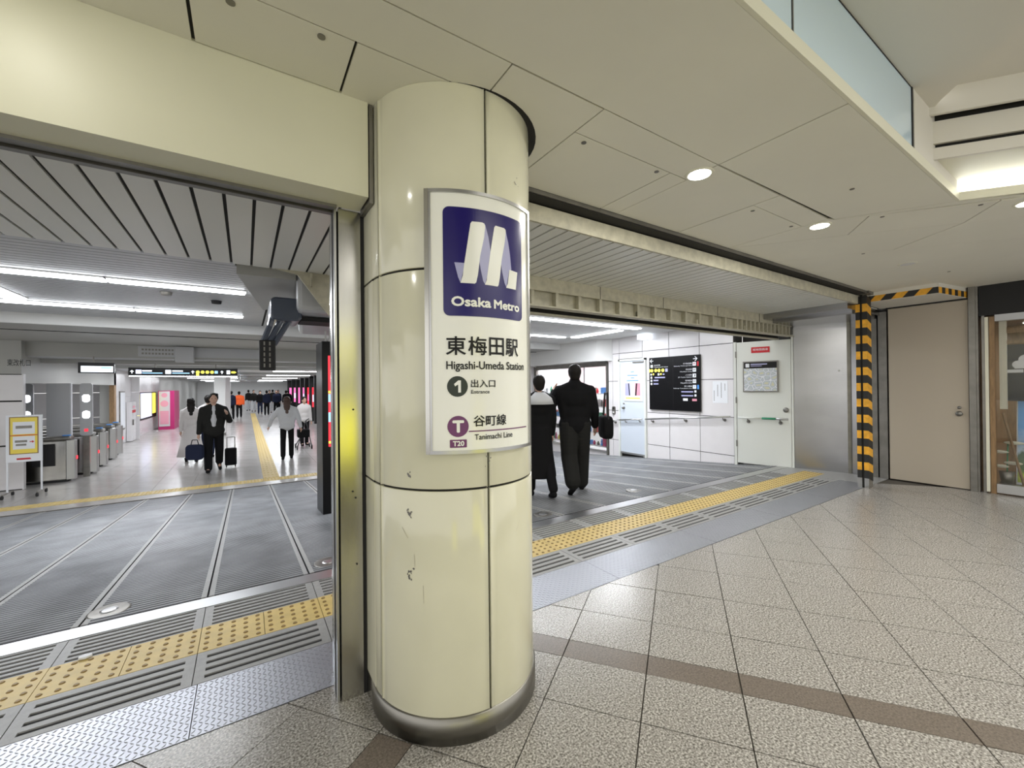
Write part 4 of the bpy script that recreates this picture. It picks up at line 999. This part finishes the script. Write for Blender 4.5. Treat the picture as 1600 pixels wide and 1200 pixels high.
area('lamp_light', (-5.5, 15.5, 2.0), 2.5, 2.0, 45, COOL)
tube_lamp(-5.6, -4.4, 15.6, 15.75, 2.0, 'strip lamp behind the ticket gates under the header')
# framed posters on that wall
t = thing('framed_wall_map', 'lit wall map with a yellow border on the left corridor wall', 'map')
B(-3.655, -3.62, 21.6, 26.0, .12, 1.28).build('frame', M['blackm'], t); B(-3.62, -3.61, 22.5, 24.8, .2, 1.24).build('map_sheet', M['s_lilac'], t); B(-3.62, -3.61, 21.8, 22.3, .2, 1.2).build('border_strip', M['s_yel'], t); B(-3.62, -3.61, 25.0, 25.8, .3, 1.24).build('border_strip', M['s_yel'], t)
t = thing('hydrant_cabinet', 'white cabinet with red marks beside the lit wall map', 'cabinet')
B(-3.64, -3.5, 20.2, 20.9, -.48, .95).build('body', M['walltile'], t); B(-3.5, -3.49, 20.3, 20.8, .55, .65).build('red_label', M['red'], t); B(-3.5, -3.49, 20.4, 20.7, .72, .80).build('red_lamp', M['pink'], t); B(-3.46, -3.49, 20.3, 20.36, .1, .3).build('handle', M['steeld'], t)
t = thing('framed_poster', 'narrow framed white poster between ticket gates and cabinet', 'poster')
B(-3.65, -3.62, 19.2, 19.9, .0, 1.35).build('frame', M['steeld'], t); B(-3.62, -3.61, 19.25, 19.85, .05, 1.3).build('sheet', M['paper'], t)
# pink kiosk
t = thing('pink_kiosk', 'pink and magenta panelled kiosk at the end of left corridor wall', 'kiosk')
B(-3.45, -2.86, 25.3, 27, -.5, 1.33).build('body', M['magenta'], t); B(-3.42, -3.02, 25.27, 25.3, -.35, 1.3).build('front_panel', M['clothc'], t)
PK = frame((0, 25.268, 0), (1, 0, 0), (0, 0, 1), (0, -1, 0))
decal('round_print', disc(-3.22, 1.12, .11, 18), M['pink'], PK, t, .001, 0); decal('round_print', disc(-3.22, .72, .15, 18), M['pink'], PK, t, .001, 0); decal('square_print', rect(-3.38, -.25, -3.06, .38), M['pink'], PK, t, .001, 0)
# white square pillars in the corridor
for (x0, x1, y, l_) in ((-1.08, -.70, 20.6, 'white square pillar behind the man in the dark jacket'), (-1.0, -.72, 28, 'white square pillar farther down the corridor behind the first')):
    t = thing('square_pillar', l_, 'pillar'); B(x0, x1, y, y+.5, -.5, 2.07).build('shaft', M['white'], t, bevel=.01); B(x0-.01, x1+.01, y-.01, y+.51, -.5, -.4).build('base', M['steeld'], t)
# slanted glass handrail line in the far middle
t = thing('glazed_barrier', 'slanted glass and steel barrier hanging in the middle of far corridor', 'barrier')
MB().tube([(-.25, 15, 1.66), (.25, 30, 1.80)], .03, 6).build('rail', M['steelb'], t)
for k in range(5): B(-.24+.07*k, -.235+.07*k, 15+2.5*k, 17.3+2.5*k, 1.68, 2.02).build('pane', M['glass'], t)

# ------------------------------------------------------------------ ticket gates
def gate(y, xe, label, lit):
    t = thing('ticket_gate', label, 'ticket gate', (xe, y, -.5), 0)
    B(-1.55, -.12, -.11, .11, .04, .86).build('cabinet', M['steel'], t, bevel=.02)
    MB().prism([(-.12, -.11), (0, -.07), (.02, 0), (0, .07), (-.12, .11)], .04, .86).build('rounded_end', M['steelb'], t, bevel=.01)
    tp_ = B(-1.6, -.05, -.13, .13, .86, .94).build('top', M['steeld'], t, bevel=.03)
    B(-.6, -.28, -.135, -.115, .35, .80).build('side_panel', M['blackm'], t)
    B(-1.5, -.1, -.09, .09, 0, .04).build('plinth', M['blackm'], t)
    MB().prism(rrect(-.2, -.05, -.08, .05, .03), .945, .965).build('card_reader', M['bluep'], tp_)
    if lit: B(-.13, -.10, -.125, -.112, .25, .84).build('red_light_strip', M['s_red'], t)
    B(.0, .022, -.03, .03, .45, .52).build('indicator_lamp', M['s_red'], t)
    B(-.9, -.75, .1, .18, .35, .75).build('flap', M['doorw'], t)
gate(12.35, -3.02, 'steel ticket gate nearest the white sign stand', False); gate(13.15, -2.86, 'ticket gate with a glowing red vertical strip', True)
gate(14.2, -2.92, 'steel ticket gate third from the sign stand', False); gate(15.4, -2.98, 'steel ticket gate fourth from the sign stand', False); gate(16.4, -3.05, 'steel ticket gate farthest from the sign stand', False)
for (x, y, l_) in ((-3.05, 12.72, 'tall grey gate panel with two glowing round lamps'), (-4.15, 13.42, 'narrow grey gate panel behind the sign stand with one glowing lamp')):
    t = thing('gate_lamp_panel', l_, 'lamp panel', (x, y, -.5))
    MB().prism(rrect(0, .9, .20, 2.05, .05), 0, .05, Matrix(((1, 0, 0, 0), (0, 0, 1, 0), (0, 1, 0, 0), (0, 0, 0, 1)))).build('panel', M['rib'], t)
    PG = frame((0, -.001, 0), (1, 0, 0), (0, 0, 1), (0, -1, 0))
    for z_ in (1.72, 1.36): decal('round_lamp', rrect(.04, z_-.08, .16, z_+.08, .05), M['glow'], PG, t, .001, 0)
    decal('red_sign', rect(.07, .99, .13, 1.05), M['s_red'], PG, t, .001, 0); B(.05, .15, .0, .05, 0, .9).build('post', M['steeld'], t)
t = thing('glass_panel', 'tall grey-blue glass panel between the first ticket gates', 'glass panel', (-3.56, 12.74, -.5))
B(0, .36, 0, .04, .0, 2.05).build('pane', M['rib'], t); B(.36, .38, -.01, .05, 0, 2.05).build('post', M['paper'], t)
# sign stand
t = thing('sign_stand', 'white sign stand on castors with yellow and red notice', 'sign stand', (-3.36, 11.05, -.5), .0)
B(-.22, .22, -.02, .02, .62, 1.46).build('panel', M['paper'], t); 
PA = frame((0, -.021, 0), (1, 0, 0), (0, 0, 1), (0, -1, 0))
decal('yellow_border', rect(-.18, .76, .18, 1.43), M['wood'], PA, t, .001, 0); decal('yellow_border', rect(-.165, .775, .165, 1.415), M['pyel'], PA, t, .002, 0)
decal('white_field', rect(-.135, 1.12, .135, 1.34), M['paper'], PA, t, .003, 0); decal('white_field', rect(-.135, .85, .135, 1.08), M['paper'], PA, t, .003, 0)
decal('red_rule', rect(-.165, 1.09, .165, 1.105), M['red'], PA, t, .003, 0); decal('red_arrow', [(.07, .97), (.07, .985), (.10, .985), (.10, 1.0), (.13, .977), (.10, .955), (.10, .97)], M['red'], PA, t, .004, 0)
decal('black_text', rect(-.10, 1.22, .10, 1.27), M['steeld'], PA, t, .004, 0); decal('black_text', rect(-.11, .97, .04, 1.01), M['steeld'], PA, t, .004, 0); decal('black_text', rect(-.10, .91, .03, .945), M['steeld'], PA, t, .004, 0)
decal('red_bar', [(-.09, .66), (.09, .66), (.07, .70), (.07, .69), (-.09, .69)], M['red'], PA, t, .003, 0)
for s_ in (-1, 1):
    MB().tube([(s_*.21, 0, 1.46), (s_*.21, 0, .08)], .014, 8).build('leg', M['paper'], t); ft_ = MB().tube([(s_*.21, -.2, .08), (s_*.21, .2, .08)], .014, 8).build('foot', M['steeld'], t)
    for q_ in (-.2, .2): MB().lathe([(.035, -.012), (.035, .012)], (s_*.21, q_, .036), 12, 'x').build('castor', M['blackm'], ft_)

# ------------------------------------------------------------------ people
def remesh(mb, name, m, parent, vox, smooth=4):
    me = mb.mesh(name, m); o = bpy.data.objects.new(name, me); C.objects.link(o)
    r_ = o.modifiers.new('r', 'REMESH'); r_.mode = 'VOXEL'; r_.voxel_size = vox; r_.use_smooth_shade = True
    s_ = o.modifiers.new('s', 'SMOOTH'); s_.iterations = smooth; s_.factor = .5
    dg = bpy.context.evaluated_depsgraph_get(); me2 = bpy.data.meshes.new_from_object(o.evaluated_get(dg)); me2.name = name
    bpy.data.objects.remove(o); bpy.data.meshes.remove(me)
    me2.materials.clear(); me2.materials.append(m)
    for p_ in me2.polygons: p_.use_smooth = True; p_.material_index = 0
    return link(name, me2, parent)
def cap(mb, a, b, r1, r2, flat=1.0):
    a = Vector(a); b = Vector(b); n = max(2, int((b-a).length/(.35*max(r1, r2, .01)))+1)
    for i in range(n+1):
        f = i/n; c_ = a.lerp(b, f); r_ = r1+(r2-r1)*f; mb.sphere(c_, r_, r_*flat, r_, 10)
def person(label, loc, rz, H=1.7, legs=(.0, .0), knees=(0, 0), arms=(0, 0), elbows=(.2, .2), top='clothb', bottom='clothb', hair='hair', shoe='clothb', vox=.014,
           skirt=None, coat=0, longhair=False, wide=1.0, leg_w=1.0, spread=(.12, .12), shirt=None, collar=False, lean=0):
    # local frame: faces -Y, x to the person's left; angles positive = forward
    t = thing('person', label, 'person', loc, rz); k = H/1.7
    def S(p): return (p[0]*k, p[1]*k, p[2]*k)
    hipz = .90
    body = MB(); cloth = MB(); trou = MB(); shoe_ = [MB(), MB()]; J = {}
    low = 9
    for i, sx in enumerate((-1, 1)):
        hp = Vector((sx*.09, 0, hipz)); a = legs[i]; kn = hp+Vector((sx*.01, -math.sin(a)*.42, -math.cos(a)*.42)); b_ = a-knees[i]
        an = kn+Vector((0, -math.sin(b_)*.40, -math.cos(b_)*.40)); J[i] = (hp, kn, an); low = min(low, an.z)
    dz = .08-low
    for i in (0, 1): J[i] = tuple(p+Vector((0, 0, dz)) for p in J[i])
    hz = hipz+dz; L = lambda z_: Vector((0, -lean*(z_-hz), z_))
    for i, sx in enumerate((-1, 1)):
        hp, kn, an = J[i]
        cap(body, S(hp), S(kn), .075*k, .05*k); cap(body, S(kn), S(an), .048*k, .035*k)
        cap(trou, S(hp), S(kn), .092*k*leg_w, .078*k*leg_w); cap(trou, S(kn), S(an+Vector((0, 0, .03))), .078*k*leg_w, .070*k*leg_w)
        fd = legs[i]-knees[i]; f = Vector((0, -1, 0)); tilt = max(-1.0, min(.3, fd)); toe = an+Vector((sx*.015, -.17*math.cos(tilt), .17*math.sin(tilt)-.045)); heel = an+Vector((0, .04, -.045))
        if toe.z < .03: toe.z = .03
        shoes = shoe_[i]
        cap(shoes, S(heel), S(toe), .042*k, .036*k); cap(shoes, S(an), S(an+Vector((0, -.03, -.03))), .045*k, .045*k)
        cap(body, S(an), S(toe), .03*k, .025*k)
        sh = L(hz+.475)+Vector((sx*.17*wide, 0, 0)); aa = arms[i]; spr = spread[i]
        el = sh+Vector((sx*math.sin(spr)*.28, -math.sin(aa)*.28, -math.cos(aa)*math.cos(spr)*.28)); ab = aa+elbows[i]
        wr_ = el+Vector((-sx*.03*(elbows[i] > .9)*3+sx*math.sin(spr)*.12, -math.sin(ab)*.24, -math.cos(ab)*.24))
        cap(body, S(sh), S(el), .045*k, .036*k); cap(body, S(el), S(wr_), .034*k, .024*k)
        cap(cloth, S(sh), S(el), .068*k*wide, .058*k*wide); cap(cloth, S(el), S(el.lerp(wr_, .92)), .056*k*wide, .044*k*wide)
        cap(cloth, S(L(hz+.555)+Vector((sx*.05, .01, 0))), S(sh+Vector((0, 0, -.01))), .060*k, .068*k*wide); cap(cloth, S(sh+Vector((-sx*.03, 0, -.04))), S(L(hz+.12)+Vector((sx*.10*wide, 0, 0))), .095*k, .085*k)
        d_ = (wr_-el).normalized(); side = Vector((1, 0, 0)); fwd_ = d_.cross(side).normalized(); pm_ = wr_+d_*.045
        cap(body, S(wr_), S(wr_+d_*.075), .022*k, .030*k)
        for q_ in range(4):
            base_ = wr_+d_*.085+fwd_*(q_-1.5)*.020; mid = base_+d_*.035-side*sx*.008; end = mid+d_*(.026-.004*abs(q_-1.2))-side*sx*.016
            cap(body, S(base_), S(mid), .0092*k, .0085*k); cap(body, S(mid), S(end), .0085*k, .0075*k)
        tb_ = wr_+d_*.03+fwd_*.028*(-1); cap(body, S(tb_), S(tb_-fwd_*.025+d_*.035), .011*k, .009*k)
        J['w%d' % i] = wr_; J['d%d' % i] = d_
    P = L(hz+.02); W = L(hz+.18); Cc = L(hz+.38); N = L(hz+.55)
    for (mb, e) in ((body, 0), (cloth, .022)):
        for (p_, rx, ry, rz2) in ((P, .155, .105, .12), (W, .135, .095, .14), (Cc, .165, .11, .17), (L(hz+.47), .165, .085, .085)):
            mb.sphere(S(p_), (rx+e)*k*(wide if e else 1), (ry+e)*k, (rz2+e*.6)*k, 16)
    trou.sphere(S(P), .172*k, .122*k, .12*k, 16)
    if coat: cloth.sphere(S(L(hz+.02)), .185*k*wide, .145*k, .16*k, 16)
    if coat > .2:
        n = len(cloth.v); zt = hz+.1; zb = hz-coat
        cloth.lathe([(.18*k, zt*k), (.2*k, (zt+zb)/2*k), (.25*k, zb*k)], n=20)
        for q_ in range(n, len(cloth.v)): v = cloth.v[q_]; cloth.v[q_] = (v[0], v[1]*.8, v[2])
    hd = L(hz+.715)+Vector((0, -.01, 0)); nk = L(hz+.55)
    cap(body, S(nk), S(hd-Vector((0, 0, .07))), .052*k, .05*k)
    body.sphere(S(hd), .074*k, .090*k, .112*k, 16); body.sphere(S(hd+Vector((0, -.03, -.055))), .052*k, .055*k, .055*k, 12)
    body.sphere(S(hd+Vector((0, -.092, -.018))), .012*k, .018*k, .022*k, 8)
    for sx in (-1, 1): body.sphere(S(hd+Vector((sx*.075, .01, -.01))), .010*k, .018*k, .028*k, 8)
    body.sphere(S(hd+Vector((0, -.088, -.062))), .022*k, .008*k, .010*k, 8)
    remesh(body, 'body', M['skin'], t, vox*.75, 2)
    for sx in (-1, 1): MB().sphere(S(hd+Vector((sx*.03, -.082, .006))), .010*k, .006*k, .007*k, 8).build('eye', M['ink'], t, True)
    hb_ = MB(); hb_.sphere(S(hd+Vector((0, .026, .028))), .092*k, .098*k, .108*k, 16); hb_.sphere(S(hd+Vector((0, .05, -.035))), .075*k, .06*k, .075*k, 12)
    random.seed(int(H*1000))
    for q_ in range(14): hb_.sphere(S(hd+Vector((random.uniform(-.06, .06), random.uniform(-.05, .08), random.uniform(.03, .10)))), .032*k, .036*k, .03*k, 8)
    if longhair:
        for q_ in range(4): hb_.sphere(S(hd+Vector((0, .055+.012*q_, -.06-.085*q_))), (.098-.006*q_)*k, .055*k, .09*k, 10)
    remesh(hb_, 'hair', M[hair], t, vox, 2)
    if collar: cap(cloth, S(nk+Vector((0, .012, -.03))), S(nk+Vector((0, .006, .055))), .10*k, .078*k)
    remesh(cloth, 'coat' if coat > .2 else 'jacket', M[top], t, vox, 5)
    if skirt:
        sk = MB(); sk.lathe([(.14*k, (hz+.1)*k), (.19*k, (hz-.1)*k), (.24*k, (hz-.4)*k), (.30*k, (hz-skirt)*k)], n=28)
        for q_, v in enumerate(sk.v): a = math.atan2(v[1], v[0]); f = 1+.08*math.sin(a*7)*(1-(v[2]/(hz*k))); sk.v[q_] = (v[0]*f, v[1]*.8*f+.05*(hz*k-v[2])*.4, v[2])
        sk.build('skirt', M[bottom], t, True)
    else: remesh(trou, 'trousers', M[bottom], t, vox, 4)
    for q_ in shoe_: remesh(q_, 'shoe', M[shoe], t, vox*.8, 2)
    if shirt:
        s2 = MB(); s2.sphere(S(L(hz+.30)+Vector((0, -.062, 0))), .062*k, .08*k, .28*k, 14); s2.sphere(S(nk+Vector((0, -.01, -.03))), .07*k, .07*k, .04*k, 12); s2.build('shirt', M[shirt], t, True)
    J['k'] = k; J['t'] = t
    return t, J
def hold(t, J, side, label, m, shape='bag'):
    k = J['k']; w_ = J['w%d' % side]; rzz = t.rotation_euler.z; lp = Vector((w_.x*k, w_.y*k, (w_.z-.09)*k)); p = Matrix.Rotation(rzz, 4, 'Z') @ lp + t.location
    b_ = thing('hand_bag', label, 'bag', (p.x-.06, p.y-.16, p.z), rzz+1.1)
    MB().prism(rrect(-.17, -.46, .17, -.12, .08), -.06, .06, Matrix(((0, 0, 1, 0), (1, 0, 0, 0), (0, 1, 0, 0), (0, 0, 0, 1)))).build('bag_body', m, b_, bevel=.03)
    MB().tube([(0, -.08, -.14), (0, -.05, -.02), (0, .05, -.02), (0, .08, -.14)], .009, 6).build('handle', M['blackm'], b_)
    return b_

# big man with his back turned, walking up the right half of the ramp
mx, my = 3.88, 4.40
t, J = person('man in black jacket and wide dark jeans walking away on the ramp', (mx, my, rz_(my)-.004), PI-.55, 1.74, legs=(.20, -.26), knees=(.12, .45), arms=(.05, .75), elbows=(.35, 1.7), spread=(.22, .3), top='clothb', bottom='clothg', vox=.012, collar=True, wide=1.24, leg_w=1.5, coat=.1)
b_ = thing('shoulder_bag', 'black shoulder bag at the right hip of the man in black', 'bag', (mx+.40, my-.20, rz_(my)+.74), PI-.55)
MB().prism(rrect(-.20, -.02, .17, .30, .10), -.07, .07, Matrix(((0, 0, 1, 0), (1, 0, 0, 0), (0, 1, 0, 0), (0, 0, 0, 1)))).build('bag_body', M['clothb'], b_, bevel=.03)
MB().tube([(0, -.16, .22), (0, -.04, .62), (0, .10, .62), (0, .14, .24)], .014, 6).build('strap', M['blackm'], b_)
# person in the long coat half hidden by the column
qx, qy = 3.33, 4.50
person('person in a long black coat with white collar, half hidden behind the column', (qx, qy, rz_(qy)-.004), PI-.3, 1.60, legs=(-.2, .15), knees=(.3, .05), arms=(.1, .1), top='clothb', bottom='clothb', vox=.014, coat=.62, wide=1.1, shoe='clothb')
o = MB().lathe([(.20, -.06), (.17, .02), (.10, .08), (.075, .10)], n=24).build('collar', M['clothw'], [ob for ob in C.objects if ob.name.startswith('person')][-1], True); o.location = (0, .01, 1.30); o['label'] = 'white hood collar'
# corridor people
t, J = person('man in dark jacket over white shirt walking towards camera with bags', (-.62, 11.7, -.5), .06, 1.77, legs=(.18, -.22), knees=(.05, .38), arms=(.05, .35), elbows=(.12, 1.9), spread=(.18, .35), top='clothg', bottom='clothb', shirt='clothw', vox=.011, wide=1.12, leg_w=1.1, coat=.1)
hold(t, J, 0, 'rounded dark bag hanging from the hand of the man in white shirt', M['clothn'])
b_ = thing('suitcase', 'small black suitcase pulled behind the man in white shirt', 'suitcase', (-.31, 12.15, -.5)); B(-.12, .12, -.09, .09, .05, .46).build('case', M['clothb'], b_, bevel=.03); MB().tube([(-.08, .05, .44), (-.08, .05, .72), (.08, .05, .72), (.08, .05, .44)], .008, 6).build('handle', M['steeld'], b_)
for s_ in (-1, 1): MB().lathe([(.03, -.012), (.03, .012)], (s_*.09, 0, .032), 10, 'x').build('wheel', M['blackm'], b_)
person('woman in white top and long pale skirt with loose dark hair, back turned', (-1.20, 13.6, -.5), PI+.1, 1.64, legs=(-.15, .2), knees=(.3, .05), arms=(.3, -.2), elbows=(.3, .2), top='clothc', bottom='clothc', longhair=True, skirt=.72, vox=.012)
person('person in dark clothes close behind the woman in the pale skirt', (-.88, 14.3, -.5), PI-.1, 1.70, legs=(-.15, .2), knees=(.2, .05), top='clothc', bottom='clothn', vox=.018)
person('woman in white sweatshirt and black trousers walking away by pillars', (.93, 12.6, -.5), PI-.08, 1.64, legs=(.16, -.16), knees=(.05, .25), arms=(-.15, .1), elbows=(.25, .3), spread=(.35, .65), top='clothw', bottom='clothb', hair='hairb', longhair=True, vox=.012, wide=1.15, leg_w=.95)
t, J = person('person in pale jacket with dark hair right of the white sweatshirt', (1.62, 15.2, -.5), .2, 1.58, legs=(.1, -.1), top='clothc', bottom='clothb', vox=.018, longhair=True)
b_ = thing('pushchair', 'small dark pushchair frame beside the woman in the white sweatshirt', 'pushchair', (1.52, 14.5, -.5))
MB().tube([(-.2, -.3, .08), (.1, .25, .85), (.2, .35, .9)], .015, 6).tube([(.2, -.3, .08), (.1, .25, .85)], .015, 6).tube([(-.2, .25, .08), (0, 0, .5)], .015, 6).build('frame', M['blackm'], b_); B(-.17, .17, -.15, .2, .35, .6).build('seat', M['clothb'], b_, bevel=.03)
for (a, c_) in ((-.2, -.3), (.2, -.3), (-.2, .25), (.2, .25)): MB().lathe([(.07, -.015), (.07, .015)], (a, c_, .07), 12, 'x').build('wheel', M['blackm'], b_)
person('person in an orange vest and black trousers far down the corridor', (-.36, 32.5, -.5), PI, 1.68, legs=(.1, -.1), top='clotho', bottom='clothb', vox=.03, wide=1.25)
person('person in dark coat just left of the orange vest', (-.75, 31, -.5), PI, 1.72, top='clothn', bottom='clothb', vox=.03)
random.seed(11)
cr_ = [(.9, 36, 'clothb', 'clothn'), (1.25, 34, 'clothn', 'clothb'), (1.55, 37, 'clothg', 'clothw'), (1.9, 35, 'clothb', 'clothc'), (2.2, 38, 'clothw', 'clothn'), (2.45, 34, 'clothn', 'clothb'), (2.75, 36, 'clothb', 'clothw'), (.55, 40, 'clothn', 'clothn'), (.2, 42, 'clothb', 'clothg'), (2.0, 42, 'clothg', 'clothn')]
protos = {}
for (x, y, a, c_) in cr_:
    lb = 'distant pedestrian in the blurred dark-clothed crowd at the far end'
    if len(protos) < 3 and (a, c_) not in protos:
        tt, _ = person(lb, (x, y, -.5), PI*(len(protos) % 2), 1.7+.02*len(protos), legs=(.12, -.12), top=a, bottom=c_, vox=.035)
        tt['group'] = 'far corridor crowd'; protos[(a, c_)] = tt
    else:
        src = list(protos.values())[int(x*10) % len(protos)]; o = copy_tree(src); o.location = (x, y, -.5); o.rotation_euler = (0, 0, PI*random.randint(0, 1)+random.uniform(-.3, .3))

# ------------------------------------------------------------------ behind the camera: glowing boards added for the steel and enamel to mirror
ab = thing('yellow_reflection_board', 'unseen glowing yellow board added behind the photographer for the steel jamb reflection', 'reflection board')
B(.75, 1.75, -2.3, -2.25, .40, 1.15).build('lit_panel', M['s_refl'], ab); B(.75, 1.75, -2.3, -2.25, 1.15, 1.8).build('grey_panel', M['rib'], ab); B(.75, 1.75, -2.3, -2.25, 1.8, 2.05).build('lit_panel', M['s_refl'], ab); B(.7, 1.8, -2.33, -2.3, .0, 2.08).build('frame', M['steeld'], ab)
ab = thing('yellow_reflection_board', 'narrow unseen glowing yellow board added behind the photographer for the enamel reflection', 'reflection board')
B(-1.25, -.8, -2.3, -2.25, .0, .75).build('lit_panel', M['s_refl'], ab); B(-1.3, -.75, -2.33, -2.3, .0, .8).build('frame', M['steeld'], ab)
